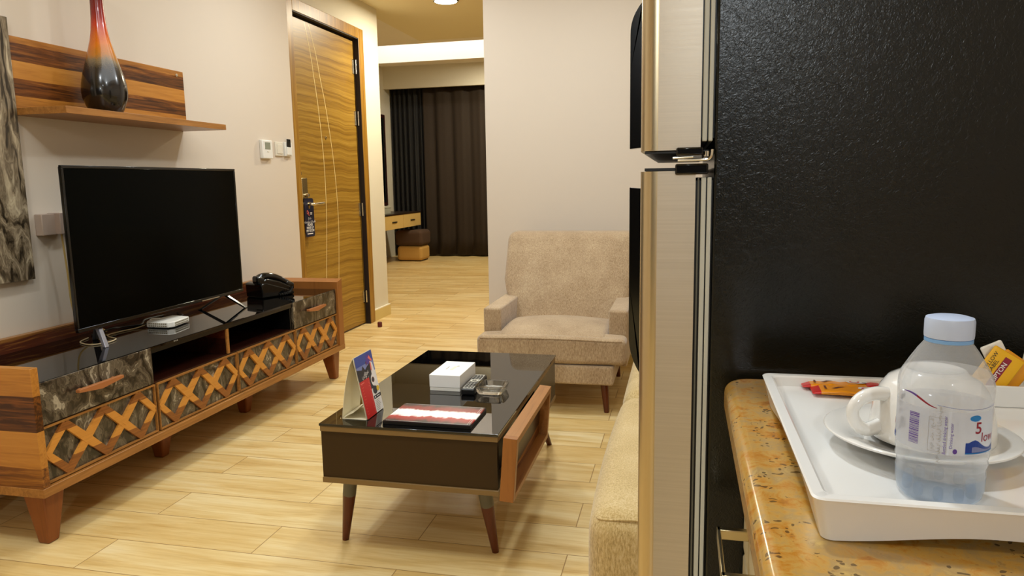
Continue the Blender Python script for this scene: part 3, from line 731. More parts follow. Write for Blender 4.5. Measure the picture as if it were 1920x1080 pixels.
# ------------------------------------------------------------------ telephone
def phone():
    t = thing('telephone', 'black corded desk telephone on the far end of the console', 'telephone', (-2.165, 3.53, .5305))
    M = Matrix.Translation((-2.170, 3.530, .5305)) @ Matrix.Rotation(math.radians(-22), 4, 'Z')
    # local: slope falls along +y, handset lies along the slope on the +x side
    b = nb(); prism(b, [(-.095, 0), (.108, 0), (.112, .016), (.080, .032), (-.070, .084), (-.100, .076)], 0, -.085, .058)
    obj('body', b, M_GLOSSBLK, t, bevel=.007, seg=3, M=M.copy())
    b = nb(); prism(b, [(-.100, .055), (.095, .018), (.095, .046), (.02, .082), (-.06, .104), (-.104, .088)], 0, -.004, .054)
    obj('cradle', b, M_GLOSSBLK, t, bevel=.008, seg=3, M=M.copy())
    pts = spline([(.025, -.104, .098), (.025, -.065, .113), (.025, -.01, .107), (.025, .04, .087), (.025, .085, .060), (.025, .114, .042)], 6); N_ = len(pts)-1
    b = nb(); tube(b, pts, .02, 16, rads=[.022-.002*math.sin(PI*i/N_) for i in range(N_+1)])
    def sl(p, d): return Vector((p.x, p.y, p.z-.28*d.y))
    rbox(b, -.002, .054, -.118, -.066, .070, .118, .016, 4, 3, sl); rbox(b, .000, .052, .066, .120, .030, .070, .013, 4, 3, sl)
    obj('handset', b, M_GLOSSBLK, t, smooth=True, M=M.copy())
    b = nb()
    for i in range(3):
        for j in range(4):
            y = -.045+.024*j; z = .062-(y+.08)*.271
            box(b, -.080+.024*i, -.064+.024*i, y, y+.014, z, z+.005)
    obj('keypad', b, M_MATTEBLK, t, bevel=.001, M=M.copy())
    pts = []
    for i in range(150):
        a = i*.62; q = i/149; cx = .030+.055*math.sin(q*PI); cy = .118-.13*q; cz = .046-.038*math.sin(q*PI*.5)
        pts.append((cx+.006*math.cos(a), cy, cz+.006*math.sin(a)))
    obj('coiled_cord', tube(nb(), pts, .0018, 6), M_MATTEBLK, t, smooth=True, M=M.copy())
phone()

# ------------------------------------------------------------------ coffee table
def coffee():
    x0, x1, y0, y1, zb, zt = -1.040, -.494, 1.907, 2.870, .236, .420
    t = thing('coffee_table', 'low coffee table with a black glass top, brown end panel and splayed legs', 'table', ((x0+x1)/2, (y0+y1)/2, 0))
    obj('glass_top', bx(x0-.002, x1+.002, y0-.002, y1+.002, .4125, .420), M_BGLASS, t, bevel=.001)
    b = nb(); box(b, x0, x1-.004, y0+.006, y0+.025, zb+.016, .400); obj('end_panel', b, M_BROWN, t)
    obj('top_edging', bx(x0, x1, y0, y1, .396, .412), M_TAUPE, t, bevel=.001)
    obj('bottom_board', bx(x0, x1, y0, y1, zb, zb+.016), M_TAUPE, t, bevel=.001)
    b = nb(); box(b, x0, x0+.016, y0+.025, y1, zb+.016, .396); obj('side_panel', b, M_BLACK, t)
    b = nb(); box(b, x1-.05, x1-.036, y0+.025, y1, zb+.016, .396); box(b, x1-.036, x1-.002, 2.44, y1, zb+.016, .396); obj('side_panel', b, M_BLACK, t)
    b = nb(); box(b, x0, x1-.004, y1-.02, y1, zb+.016, .396); obj('end_panel', b, M_BROWN, t)
    # timber framed pull-out beside the table
    d = None
    ya, yb = 1.868, 2.405
    Mt = Matrix.Translation((-.463, 0, .24)) @ Matrix.Rotation(math.radians(4.5), 4, 'Y')
    b = nb(); T = .185; w2 = .020
    box(b, -w2, w2, ya, ya+.022, 0, T, 1); box(b, -w2, w2, yb-.022, yb, 0, T)
    box(b, -w2, w2, ya+.022, yb-.022, T-.020, T); box(b, -w2, w2, ya+.022, yb-.022, 0, .018)
    d = obj('drawer_front', b, [M_WAL_DR, M_WAL_Z], t, bevel=.001, M=Mt.copy())
    obj('inset_panel', bx(-w2+.002, -w2+.010, ya+.022, yb-.022, .018, .118), M_DARKW, d, M=Mt.copy())
    for x, y, dx, dy in ((-.985, 1.985, -.045, .03), (-.560, 1.985, .02, .045), (-.985, 2.80, -.045, .12), (-.585, 2.83, .045, .14)):
        top, ft = Vector((x, y, zb)), Vector((x+dx, y+dy, 0)); md = top.lerp(ft, .30)
        lg = obj('leg', tube(nb(), [top, md], .02, 20, rads=[.0215, .0205]), M_TAUPEG, t, smooth=True)
        obj('tip', tube(nb(), [md, ft], .02, 20, rads=[.0205, .0105]), M_LEGW, lg, smooth=True)
coffee()
ZT = .4202
# table tent
def tent():
    t = thing('table_tent', 'cream card tent with a printed red and blue menu face on the coffee table', 'menu', (-.95, 2.018, ZT))
    ya, yb = 1.957, 2.080
    A, B, Cc = (-.991, ZT+.002), (-.912, ZT+.002), (-.946, .607)
    curve = [(-.991, ZT+.001), (-.985, .47), (-.975, .53), (-.960, .585), (-.948, .608)]
    cv = spline([(p[0], 0, p[1]) for p in curve], 6)
    b = nb(); th = .0012
    poly = [(p.x, p.z) for p in cv]+[(-.944, .607), (-.9105, ZT+.001), (-.912, ZT+.0006)]
    # thin folded card: outer shell + inner shell, joined as strips
    outer = [(p.x, p.z) for p in cv]+[(-.928, .515), (-.911, ZT+.0015)]
    def strip(pts, close):
        n = len(pts); nrm = []
        for i in range(n):
            a = Vector(pts[max(i-1, 0)]); c = Vector(pts[min(i+1, n-1)]); d = (c-a).normalized(); nrm.append(Vector((d.y, -d.x)))
        inn = [(pts[i][0]+nrm[i].x*th, pts[i][1]+nrm[i].y*th) for i in range(n)]
        prism(b, list(pts)+inn[::-1], 1, ya, yb)
    strip(outer, False)
    strip([(-.990, ZT+.0004), (-.912, ZT+.0004)][::-1], False)
    strip([(-.985, ZT+.006), (-.955, ZT+.020), (-.925, ZT+.045)][::-1], False)
    obj('card', b, M_CARD, t)
    o = Vector((-.911, (ya+yb)/2, ZT+.0015)); tp = Vector((-.947, (ya+yb)/2, .608))
    V = (tp-o).normalized(); H = (tp-o).length; W = yb-ya
    fn = plane_fn(o, (0, 1, 0), V, .0026)
    d = Decal(fn); w2 = W/2
    d.rect(-w2, w2, 0, H, M_WH)
    d.rect(-w2, w2, H*.66, H, M_BLUE2, .0002); d.rect(-w2, w2, H*.83, H, M_BLUE, .0003)
    d.poly([(-w2, H*.62), (w2*.2, H*.62), (w2*.2, H*.78), (-w2*.1, H*.74), (-w2*.3, H*.82), (-w2*.45, H*.76), (-w2, H*.80)], M_DK, .0004)
    d.poly([(w2*.1, H*.82), (w2*.3, H*.95), (w2*.6, H*.96), (w2*.7, H*.86), (w2*.4, H*.80)], M_PURP, .0004)
    d.poly([(w2*.45, H*.9), (w2*.62, H*.93), (w2*.85, H*.84), (w2*.75, H*.82)], M_LRED, .0005)
    d.poly([(w2*.05, H*.40), (w2*.55, H*.40), (w2*.6, H*.82), (w2*.2, H*.78)], M_DK, .0004)
    d.poly([(w2*.5, H*.62), (w2*.9, H*.62), (w2*.8, H*.80), (w2*.55, H*.84)], M_WH, .0005)
    d.poly([(w2*.5, H*.70), (w2*.62, H*.66), (w2*.66, H*.80), (w2*.55, H*.84)], M_LRED, .0006)
    d.rect(w2*.1, w2*.18, H*.80, H*.86, M_SKIN, .0006)
    d.ell(w2*.62, H*.52, w2*.34, H*.11, M_WH, .0006); d.ell(w2*.50, H*.53, w2*.16, H*.045, M_SKIN, .0007); d.ell(w2*.50, H*.53, w2*.10, H*.03, M_DK, .0008)
    d.ell(w2*.5, H*.36, w2*.25, H*.07, M_DK, .0006); d.ell(w2*.82, H*.36, w2*.15, H*.045, M_YELP, .0007)
    d.rect(w2*.2, w2, H*.22, H*.275, M_DK, .0006)
    d.rect(-w2, w2*.12, 0, H*.60, M_RED, .0006)
    d.rect(-w2*.98, w2*.1, H*.60, H*.66, M_DK, .0006)
    for i in range(22):
        v = H*(.04+.024*i); ww = random.uniform(.05, .2)*w2
        d.rect(w2*(.06)-ww, w2*.06, v, v+H*.006, M_LRED, .0009)
        if i % 2: d.rect(-w2*.85, -w2*.85+random.uniform(.1, .25)*w2, v, v+H*.005, M_LRED, .0009)
    for i in range(7): d.rect(w2*.24, w2*random.uniform(.6, .92), H*(.03+.026*i), H*(.036+.026*i), M_GREY, .0008)
    d.text('قائمة', .013, -w2*.1, H*.69, M_WH, lift=.001, bold=.01); d.text('الطعام', .011, -w2*.35, H*.64, M_WH, lift=.001, bold=.01)
    d.rect(w2*.28, w2*.40, H*.235, H*.26, M_WH, .001); d.rect(w2*.52, w2*.86, H*.242, H*.255, M_WH, .001); d.rect(-w2*.92, -w2*.5, H*.558, H*.574, M_LRED, .001)
    d.done('printed_face', t)
tent()
# folder with stitching
t = thing('menu_folder', 'thin leather folder painted red and white at the near end of the coffee table', 'folder', (-.716, 2.02, ZT))
fp = [(-.850, 1.934), (-.581, 1.934), (-.581, 2.106), (-.847, 2.106)]
obj('cover', prism(nb(), fp, 2, ZT, ZT+.0115), [M_FOLD], t, bevel=.002)
b = nb()
for i in range(60):
    x = -.840+i*.0042
    box(b, x, x+.0026, 1.9375, 1.9383, ZT+.0115, ZT+.0120); box(b, x, x+.0026, 2.1010, 2.1018, ZT+.0115, ZT+.0120)
for i in range(36):
    y = 1.942+i*.0044
    for xx in (-.593, -.588): box(b, xx, xx+.0008, y, y+.0028, ZT+.0115, ZT+.0120)
obj('stitching', b, M_WH, t)
obj('edge_band', prism(nb(), [(-.8507, 1.9332), (-.5803, 1.9332), (-.5803, 2.1068), (-.8477, 2.1068)], 2, ZT+.0005, ZT+.0088), M_MATTEBLK, t)
# white box
t = thing('white_carton', 'flat white cardboard carton on the coffee table beside the remote control', 'box', (-.77, 2.365, ZT))
obj('tray_half', bx(-.8295, -.7225, 2.293, 2.483, ZT, ZT+.012), M_WPL, t, bevel=.001)
obj('lid', bx(-.8305, -.7215, 2.292, 2.484, ZT+.0125, ZT+.056), P('white_carton_paper', '#f2efe9', .35), t, bevel=.0015)
d = Decal(plane_fn((-.776, 2.388, ZT+.056), (1, 0, 0), (0, 1, 0)))
d.ell(.012, .03, .0045, .005, M_GREY); d.rect(-.020, -.0175, -.02, .02, M_GREY)
d.poly([(-.005, -.025), (.006, -.02), (.010, .03), (-.001, .025)], M_CARD)
d.done('printed_mark', t)
# remote
def remote():
    t = thing('remote_control', 'black and silver remote control lying between the white carton and the glass ashtray', 'remote control', (-.69, 2.36, ZT))
    M = Matrix.Translation((-.689, 2.355, ZT)) @ Matrix.Rotation(math.radians(2), 4, 'Z')
    obj('body', rbox(nb(), -.0235, .0235, -.095, .095, 0, .021, .006, 4, 4), M_MATTEBLK, t, smooth=True, M=M.copy())
    obj('face_plate', rbox(nb(), -.019, .019, -.085, .088, .0205, .0222, .0008, 1, 2), P('silver_face', '#8c8c86', .35, .4), t, M=M.copy())
    b = nb()
    for j in range(9):
        if j in (4, 5): continue
        for i in range(3): box(b, -.015+i*.011, -.007+i*.011, -.078+j*.0175, -.066+j*.0175, .0222, .0245)
    box(b, -.004, .004, -.004, .008, .0222, .0245)
    bt = obj('buttons', b, M_MATTEBLK, t, bevel=.001, M=M.copy())
    obj('navigation_ring', lathe(nb(), [(.015, .0222), (.015, .0245), (.008, .0245), (.008, .0222)], 0, .002, 20, cap=False), P('silver_ring', '#b8b8b2', .25, .6), t, M=M.copy(), smooth=True)
remote()
# ashtray: square glass dish with notches
def ashtray():
    b = nb(); cx, cy = -.617, 2.320; h = .026; R1, R0 = .052, .043; ri, n = .040, 8
    def ring(rad, z, cr=.3, dip=0):
        out = []
        for k in range(4):
            for i in range(n+1):
                a = PI/2*k+PI/2*(i/n); ca, sa = math.cos(a), math.sin(a)
                # superellipse for a rounded square
                e = .42; x = abs(ca)**e*math.copysign(1, ca); y = abs(sa)**e*math.copysign(1, sa)
                zz = z-(dip if abs(abs(ca)-abs(sa)) < .15 else 0)
                out.append(b.verts.new((cx+rad*x, cy+rad*y, zz)))
        return out
    prof = [(R0, ZT), (R0+.004, ZT+.006), (R1, ZT+h-.004), (R1, ZT+h), (ri+.002, ZT+h), (ri-.006, ZT+.010), (.012, ZT+.008)]
    rg = [ring(r_, z, dip=(.006 if z > ZT+h-.001 else 0)) for r_, z in prof]
    for a, c in zip(rg, rg[1:]):
        m_ = len(a)
        for i in range(m_): b.faces.new((a[i], a[(i+1) % m_], c[(i+1) % m_], c[i]))
    b.faces.new(rg[0]); b.faces.new(rg[-1])
    bmesh.ops.remove_doubles(b, verts=b.verts[:], dist=1e-5)
    return tag(obj('ashtray', b, M_GLASS), 'square clear glass ashtray on the coffee table right of the remote control', 'ashtray')
ashtray()

# ------------------------------------------------------------------ armchair
def armchair():
    t = thing('armchair', 'taupe chenille armchair with square arms against the back wall', 'armchair', (-.617, 3.85, 0))
    cx = -.617
    def puff(p, d):
        q = p.copy()
        kx = max(0, 1-(d.x/.30)**2); ky = max(0, 1-(d.y/.26)**2)
        if d.z > .02: q.z += .052*kx**.6*ky
        return q
    b = nb()
    rbox(b, cx-.272, cx+.272, 3.424, 3.93, .245, .3725, .028, 5, 12, puff)
    def front(p, d):
        q = p.copy(); q.y -= .012*max(0, 1-(d.x/.36)**2)*(1 if d.y < 0 else 0)
        if d.z > 0: q.z += .022*max(0, 1-(d.x/.30)**2)*(.4+.6*(d.y > 0))
        return q
    rbox(b, cx-.368, cx+.368, 3.412, 3.545, .243, .372, .028, 5, 10, front)
    obj('seat_cushion', b, M_CHAIR, t, smooth=2)
    pts = [(cx-.35, 3.414, .362)]+[(cx+x, 3.414-.012*max(0, 1-(x/.36)**2)-.002, .362+.018*max(0, 1-(x/.30)**2)*.4) for x in [(-.33+.06*i) for i in range(12)]]+[(cx+.35, 3.414, .362)]
    obj('piping', tube(nb(), pts, .003, 6), M_CHAIR, t, smooth=True)
    obj('seat_base', rbox(nb(), cx-.335, cx+.310, 3.405, 4.20, .146, .240, .012, 3, 4), M_CHAIR, t, smooth=2)
    for s in (-1, 1):
        b = nb(); x0 = cx+s*.319
        rbox(b, x0-.046, x0+.046, 3.55, 4.22, .205, .488, .013, 4, 4)
        obj('arm', b, M_CHAIR, t, smooth=2)
    def lean(p, d):
        q = p.copy(); h = (p.z-.24)/.6
        q.y += .26*h**1.0-.04*math.sin(min(max(h, 0), 1)*PI)*(1 if d.y < 0 else 0)*max(0, 1-(d.x/.36)**2)
        if d.y < 0: q.y += .012*math.exp(-((d.x+.005)**2+(d.z-.10)**2)/.0012)
        q.x = cx+(p.x-cx)*(.80+.24*min(h/.55, 1) if h < .55 else 1.04-.03*(h-.55))
        return q
    obj('backrest', rbox(nb(), cx-.355, cx+.355, 3.86, 4.02, .22, .835, .045, 6, 12, lean), M_CHAIR, t, smooth=2)
    b = nb(); 
    for i, (x, y) in enumerate(((cx-.27, 3.465), (cx+.262, 3.465), (cx-.27, 4.12), (cx+.262, 4.12))):
        sx = .012 if x > cx else -.012; sy = -.012 if y < 3.8 else .012
        top, ft = Vector((x, y, .147)), Vector((x+sx, y+sy, 0))
        obj('leg', tube(nb(), [top, ft], .02, 16, rads=[.021, .012]), M_LEGW, t, smooth=True)
armchair()

# ------------------------------------------------------------------ sofa
def sofa():
    t = thing('sofa', 'cream chenille sofa seen end-on, mostly hidden behind the refrigerator', 'sofa', (.25, 2.35, 0))
    def mk(y0, y1, bulge):
        def fn(p, d):
            q = p.copy(); hy = (y1-y0)/2
            if d.x < -.1: q.x -= bulge*max(0, 1-(d.y/hy)**2)*max(0, 1-(d.z/.19)**2)
            if d.z > 0: q.z += .020*max(0, 1-(d.y/hy)**2)*max(0, 1-(d.x/.36)**2)
            return q
        return rbox(nb(), -.190, .50, y0, y1, .085, .405, .055, 7, 12, fn)
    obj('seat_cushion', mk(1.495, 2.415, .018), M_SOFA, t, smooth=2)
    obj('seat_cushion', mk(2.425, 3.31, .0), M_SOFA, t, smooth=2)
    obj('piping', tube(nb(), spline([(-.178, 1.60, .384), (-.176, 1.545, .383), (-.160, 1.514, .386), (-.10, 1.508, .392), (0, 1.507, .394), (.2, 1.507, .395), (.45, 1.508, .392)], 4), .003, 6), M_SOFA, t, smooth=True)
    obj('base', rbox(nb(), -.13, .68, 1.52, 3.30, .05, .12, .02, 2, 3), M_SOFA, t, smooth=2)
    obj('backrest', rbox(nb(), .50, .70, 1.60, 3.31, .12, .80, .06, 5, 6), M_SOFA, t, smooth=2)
    for x in (-.08, .62):
        for y in (1.60, 3.22): obj('leg', lathe(nb(), [(.015, 0), (.022, .052)], x, y, 14), M_LEGW, t)
sofa()

# ------------------------------------------------------------------ bedroom pieces
def curtain(nm, x0, x1, y, z0, z1, mat, label, seed, folds):
    b = nb(); n = 220; rnd = random.Random(seed); pv = None; ph = [rnd.uniform(0, 6) for _ in range(5)]
    nz = 10; grid = []
    for i in range(n+1):
        s = i/n; x = x0+(x1-x0)*s; colm = []
        for j in range(nz+1):
            h = j/nz
            a = .040*math.sin(2*PI*folds*s+ph[0]+1.2*math.sin(5*s+ph[1]))+.014*math.sin(2*PI*folds*2.3*s+ph[2]+h*.6)
            a *= (.55+.45*(1-h))
            colm.append(b.verts.new((x, y+a, z0+(z1-z0)*h+(.008*math.sin(9*s+ph[3]) if j == 0 else 0))))
        grid.append(colm)
    for i in range(n):
        for j in range(nz): b.faces.new((grid[i][j], grid[i+1][j], grid[i+1][j+1], grid[i][j+1]))
    o = obj(nm, b, mat, smooth=2); md = o.modifiers.new('cloth', 'SOLIDIFY'); md.thickness = .004
    return tag(o, label, 'curtain')
curtain('curtain', -4.38, -3.86, 10.80, .02, 2.70, M_CURT2, 'narrow dark grey curtain at the left end of the bedroom window', 1, 6)
curtain('curtain', -3.84, .9, 10.75, .02, 2.70, M_CURT, 'wide dark brown curtain drawn across the bedroom window', 2, 15)
def desk():
    X = -3.80; y0, y1 = 7.6, 10.36
    t = thing('dressing_table', 'wall-hung pale dressing table with dark slot handles in the bedroom', 'dressing table', (-4.1, 9, .505))
    mw = P('pale_maple', '#dcb970', .4)
    obj('top', bx(-4.395, X+.006, y0, y1, .700, .718), P('dark_top', '#2a1c12', .3), t)
    obj('carcass', bx(-4.395, X-.02, y0, y1, .512, .6995), P('maple_carcass', '#c8a25a', .5), t)
    hd = P('dark_handle', '#1c1610', .4)
    for a, c in ((7.6, 8.29), (8.295, 8.985), (8.99, 9.66), (9.665, 10.36)):
        d = obj('drawer', bx(X-.019, X, a+.004, c-.004, .512, .697), mw, t, bevel=.002)
        mid = (a+c)/2
        obj('handle', bx(X, X+.012, mid-.08, mid+.08, .598, .614), hd, d, bevel=.002)
    # tissue box
    k = thing('tissue_box', 'pale grey tissue box with a white tissue on the dressing table', 'tissue box', (-3.93, 9.3, .719))
    obj('carton', bx(-4.02, -3.885, 9.18, 9.42, .719, .80), P('grey_box', '#aaa894', .5), k, bevel=.004)
    obj('lid', bx(-4.024, -3.881, 9.176, 9.424, .8005, .822), P('grey_lid', '#b8b6a2', .5), k, bevel=.003)
    obj('tissue', lathe(nb(), [(.028, .822), (.02, .835), (.012, .842), (.002, .85)], -3.95, 9.3, 9), M_PAPER, k, smooth=True)
    m_ = thing('wall_mirror', 'tall dark framed mirror on the bedroom wall above the dressing table', 'mirror', (-4.40, 9.1, .80))
    obj('frame', bx(-4.40, -4.375, 8.0, 10.52, .80, 2.15), P('dark_red_frame', '#3a1410', .4), m_, bevel=.004)
    obj('mirror_glass', bx(-4.3755, -4.372, 8.05, 10.47, .85, 2.10), P('mirror', '#cfcfcf', .03, 1), m_)
    s = thing('stool', 'round two-tone stool, dark cushion over a beige drum, beneath the dressing table', 'stool', (-3.87, 10.12, 0))
    obj('drum', rbox(nb(), -4.05, -3.66, 9.98, 10.34, .012, .225, .05, 5, 4), P('beige_velvet', '#c69a4e', .8), s, smooth=2)
    obj('cushion', rbox(nb(), -4.07, -3.645, 9.96, 10.36, .23, .452, .055, 5, 4), P('brown_velvet', '#4a3422', .85), s, smooth=2)
    obj('foot', bx(-4.02, -3.69, 10.02, 10.31, 0, .014), M_MATTEBLK, s)
desk()
# hall downlight
def downlight(x, y, z, rad, label, group=None):
    t = thing('ceiling_light', label, 'ceiling light', (x, y, z), 0, group)
    obj('rim', lathe(nb(), [(rad+.012, z-.001), (rad+.014, z-.012), (rad+.004, z-.026), (rad-.004, z-.026), (rad-.004, z-.001)], x, y, 40), M_CHROME, t, smooth=True)
    obj('diffuser', lathe(nb(), [(rad-.005, z-.002), (rad-.005, z-.028), (rad*.6, z-.033), (.001, z-.034)], x, y, 40), M_LAMP, t, smooth=True)
downlight(-1.81, 5.66, 2.54, .092, 'round bright downlight in the hallway ceiling')

# ------------------------------------------------------------------ refrigerator
def fridge():
    YS, YE = .924, 1.475  # fridge, counter and tray group scaled up about the camera, baked into coordinates
    t = thing('refrigerator', 'tall refrigerator with brushed steel doors and a dark pebbled side', 'refrigerator', (.35, 1.2, 0))
    obj('cabinet', bx(.037, .690, YS, YE, .04, 1.74), M_FRIDGE, t, bevel=.003)
    for z0, z1, h in ((1.155, 1.745, 0), (.06, 1.130, 1)):
        # door: flat side with a rounded bright front edge; profile in (x, y)
        XE = .0155 if h else .0205
        prof = [(XE, YS+.001), (-.030, YS+.001), (-.036, YS-.0005), (-.0445, YS+.004), (-.050, YS+.012), (-.052, YS+.03), (-.052, YE-.03), (-.045, YE-.004), (-.03, YE), (XE, YE)]
        b = nb(); prism(b, prof, 2, z0, z1)
        for fc in b.faces:
            c = fc.calc_center_median()
            if c.x < -.031 and c.y < YS+.035 and abs(fc.normal.z if fc.normal.length else 0) < .5: fc.material_index = 1
        b.normal_update()
        for fc in b.faces:
            if abs(fc.normal.z) > .5: fc.material_index = 0
        dr = obj('freezer_door' if not h else 'fridge_door', b, [M_STEEL, M_STEELP], t, smooth=True, angle=.9)
        g = obj('gasket', bx(.0222, .0280, YS+.002, YE-.004, z0+.010, z1-.008), M_GASKET, dr, bevel=.001)
        b = nb(); box(b, XE+.0003, .0365, YS+.012, YE-.01, z0+.014, z1-.012); obj('gasket_core', b, M_MATTEBLK, dr)
        obj('gasket_bead', bx(.0294, .0345, YS+.002, YE-.004, z0+.010, z1-.008), M_GASKET, dr, bevel=.001)
        if h: obj('gasket_bead', bx(.0180, .0200, YS+.006, YE-.004, z0+.010, z1-.008), P('dark_gasket', '#6a685c', .5), dr)
    # end caps of doors at the gap and hinge
    obj('door_cap', prism(nb(), [(-.046, YS+.006), (.030, YS+.004), (.030, YE-.02), (-.046, YE-.02)], 2, 1.1305, 1.134), M_MATTEBLK, t)
    obj('door_cap', prism(nb(), [(-.046, YS+.006), (.030, YS+.004), (.030, YE-.02), (-.046, YE-.02)], 2, 1.1515, 1.1545), M_MATTEBLK, t)
    obj('hinge_cover', bx(-.009, .030, YS-.004, YS+.02, 1.1255, 1.1385), M_GLOSSBLK, t, bevel=.002)
    obj('hinge_cover', bx(-.008, .024, YS-.004, YS+.02, 1.1485, 1.158), M_GLOSSBLK, t, bevel=.002)
    b = nb(); tube(b, spline([(-.006, YS-.001, 1.1425), (.026, YS-.001, 1.1430), (.033, YS-.002, 1.1460), (.0345, YS-.002, 1.155)], 5), .0018, 8)
    tube(b, [(-.012, YS, 1.1455), (.012, YS, 1.1465)], .0018, 8); box(b, .010, .022, YS-.001, YS+.006, 1.1450, 1.1480)
    lathe(b, [(.004, 1.147), (.004, 1.153)], .028, YS+.002, 12)
    obj('hinge', b, M_CHROME, t, smooth=True)
    # long bowed handles at the far edge
    def handle(z0, z1, taper_top):
        b = nb(); n = 26; y = YE-.045; X = -.098; prof = []
        for i in range(n+1):
            s = i/n; z = z0+(z1-z0)*s; e = (1-s) if taper_top else s
            inset = .0 if e > .22 else .024*(1-e/.22)**2.2
            prof.append((X+inset, z))
        poly = prof+[(-.0765, z1-.002), (-.0765, z0+.002)]
        prism(b, poly, 1, y-.013, y+.013)
        # feet joining the handle to the door
        for zz in (z0+.045, z1-.045): box(b, -.078, -.0515, y-.008, y+.008, zz-.02, zz+.02)
        return obj('handle', b, M_GLOSSBLK, t, bevel=.003)
    handle(1.178, 1.446, True); handle(.740, 1.106, False)
fridge()

# ------------------------------------------------------------------ kitchen counter
def counter():
    t = thing('kitchen_counter', 'golden granite worktop beside the refrigerator', 'worktop', (.38, .2, .838))
    X0, Y1, rr = .053, .918, .032; pts = []
    for i in range(9):
        a = PI/2+PI/2*i/8; pts.append((X0+rr+rr*math.cos(a), Y1-rr+rr*math.sin(a)))
    poly = pts+[(X0, -1.2), (.715, -1.2), (.715, Y1)]
    o = obj('slab', prism(nb(), poly, 2, .838, .878), M_GRAN, t, bevel=.012, seg=5)
    c = thing('base_cabinet', 'cream kitchen base cabinet with a flat metal bow handle under the granite worktop', 'cabinet', (.4, .3, .0))
    mc = P('cream_cabinet', '#cdbf9c', .45)
    obj('carcass', bx(.100, .715, -1.2, .918, .10, .8375), mc, c)
    obj('plinth', bx(.14, .715, -1.2, .918, 0, .0995), P('dark_plinth', '#3a3226', .5), c)
    for a, e in ((.50, .914), (.06, .494), (-.38, .054), (-.82, -.386)):
        d = obj('drawer', bx(.0825, .0995, a, e, .655, .828), mc, c, bevel=.003)
        mid = {.50: .795}.get(a, (a+e)/2)
        b = nb(); z = .705; L = .052
        for yy in (mid-L, mid+L): box(b, .046, .0825, yy-.0045, yy+.0045, z-.006, z+.006)
        box(b, .046, .0505, mid-L-.0045, mid+L+.0045, z-.006, z+.006)
        obj('handle', b, M_NICKEL, d, bevel=.001)
        obj('door', bx(.0825, .0995, a, e, .11, .648), mc, c, bevel=.003)
counter()
# ------------------------------------------------------------------ tray and things on it
TZ = .9003
def tray():
    x0, x1, y0, y1 = .087, .56, .488, .812; zr, zf, zb = .911, .900, .8783
    b = nb()
    def rr(x0, x1, y0, y1, rad, n=6):
        out = []
        for cx, cy, a0 in ((x1-rad, y0+rad, -PI/2), (x1-rad, y1-rad, 0), (x0+rad, y1-rad, PI/2), (x0+rad, y0+rad, PI)):
            for i in range(n+1): a = a0+PI/2*i/n; out.append((cx+rad*math.cos(a), cy+rad*math.sin(a)))
        return out
    def resample(loop, m=30):
        out = []
        for i in range(len(loop)):
            a, c = loop[i], loop[(i+1) % len(loop)]; L = math.hypot(a[0]-c[0], a[1]-c[1]); k = max(1, int(L/.012))
            for j in range(k): out.append((a[0]+(c[0]-a[0])*j/k, a[1]+(c[1]-a[1])*j/k))
        return out
    base_ = resample(rr(x0, x1, y0, y1, .008)); cx, cy = (x0+x1)/2, (y0+y1)/2
    def off(d): return [(cx+(p[0]-cx)*(1-d/((x1-x0)/2)), cy+(p[1]-cy)*(1-d/((y1-y0)/2))) for p in base_]
    def bottomz(p):
        s = max(abs(p[0]-cx)/((x1-x0)/2), 0); t_ = abs(p[1]-cy)/((y1-y0)/2)
        ex = min(1, max(0, (x1-x0)/2-abs(p[0]-cx))/.11); ey = min(1, max(0, (y1-y0)/2-abs(p[1]-cy))/.11)
        e = max(ex, ey) if (s > .97 or t_ > .97) else 1
        k = e*e*(3-2*e); return zb+.010*k
    R = []
    def ring(loop, z): R.append([b.verts.new((p[0], p[1], z if not callable(z) else z(q))) for p, q in zip(loop, base_)])
    ring(off(.012), lambda q: bottomz(q)); ring(off(.008), lambda q: bottomz(q)+.0003)
    ring(off(.0015), zr-.004); ring(off(0), zr-.0012); ring(off(.0012), zr); ring(off(.0085), zr); ring(off(.0105), zr-.0015); ring(off(.014), zf+.001); ring(off(.017), zf)
    for a, c in zip(R, R[1:]):
        n = len(a)
        for i in range(n): b.faces.new((a[i], a[(i+1) % n], c[(i+1) % n], c[i]))
    b.faces.new(R[-1])
    iu = [b.verts.new((v.co.x, v.co.y, .8920)) for v in R[0]]
    n = len(iu)
    for i in range(n): b.faces.new((R[0][i], iu[i], iu[(i+1) % n], R[0][(i+1) % n]))
    b.faces.new(iu[::-1])
    return tag(obj('serving_tray', b, M_MELA, smooth=True, angle=.5), 'white melamine serving tray on the granite worktop', 'tray')
tray()
SX, SY = .188, .622
t = obj('saucer', lathe(nb(), [(a*1.04, h) for a, h in [(.0001, TZ+.003), (.024, TZ+.003), (.026, TZ), (.030, TZ), (.032, TZ+.003), (.050, TZ+.009), (.0665, TZ+.0155), (.068, TZ+.0172), (.0665, TZ+.018), (.050, TZ+.0125), (.032, TZ+.0065), (.0001, TZ+.0055)]], SX, SY, 72), M_CER, smooth=2)
tag(t, 'round white ceramic saucer on the tray under the upturned cup', 'saucer')
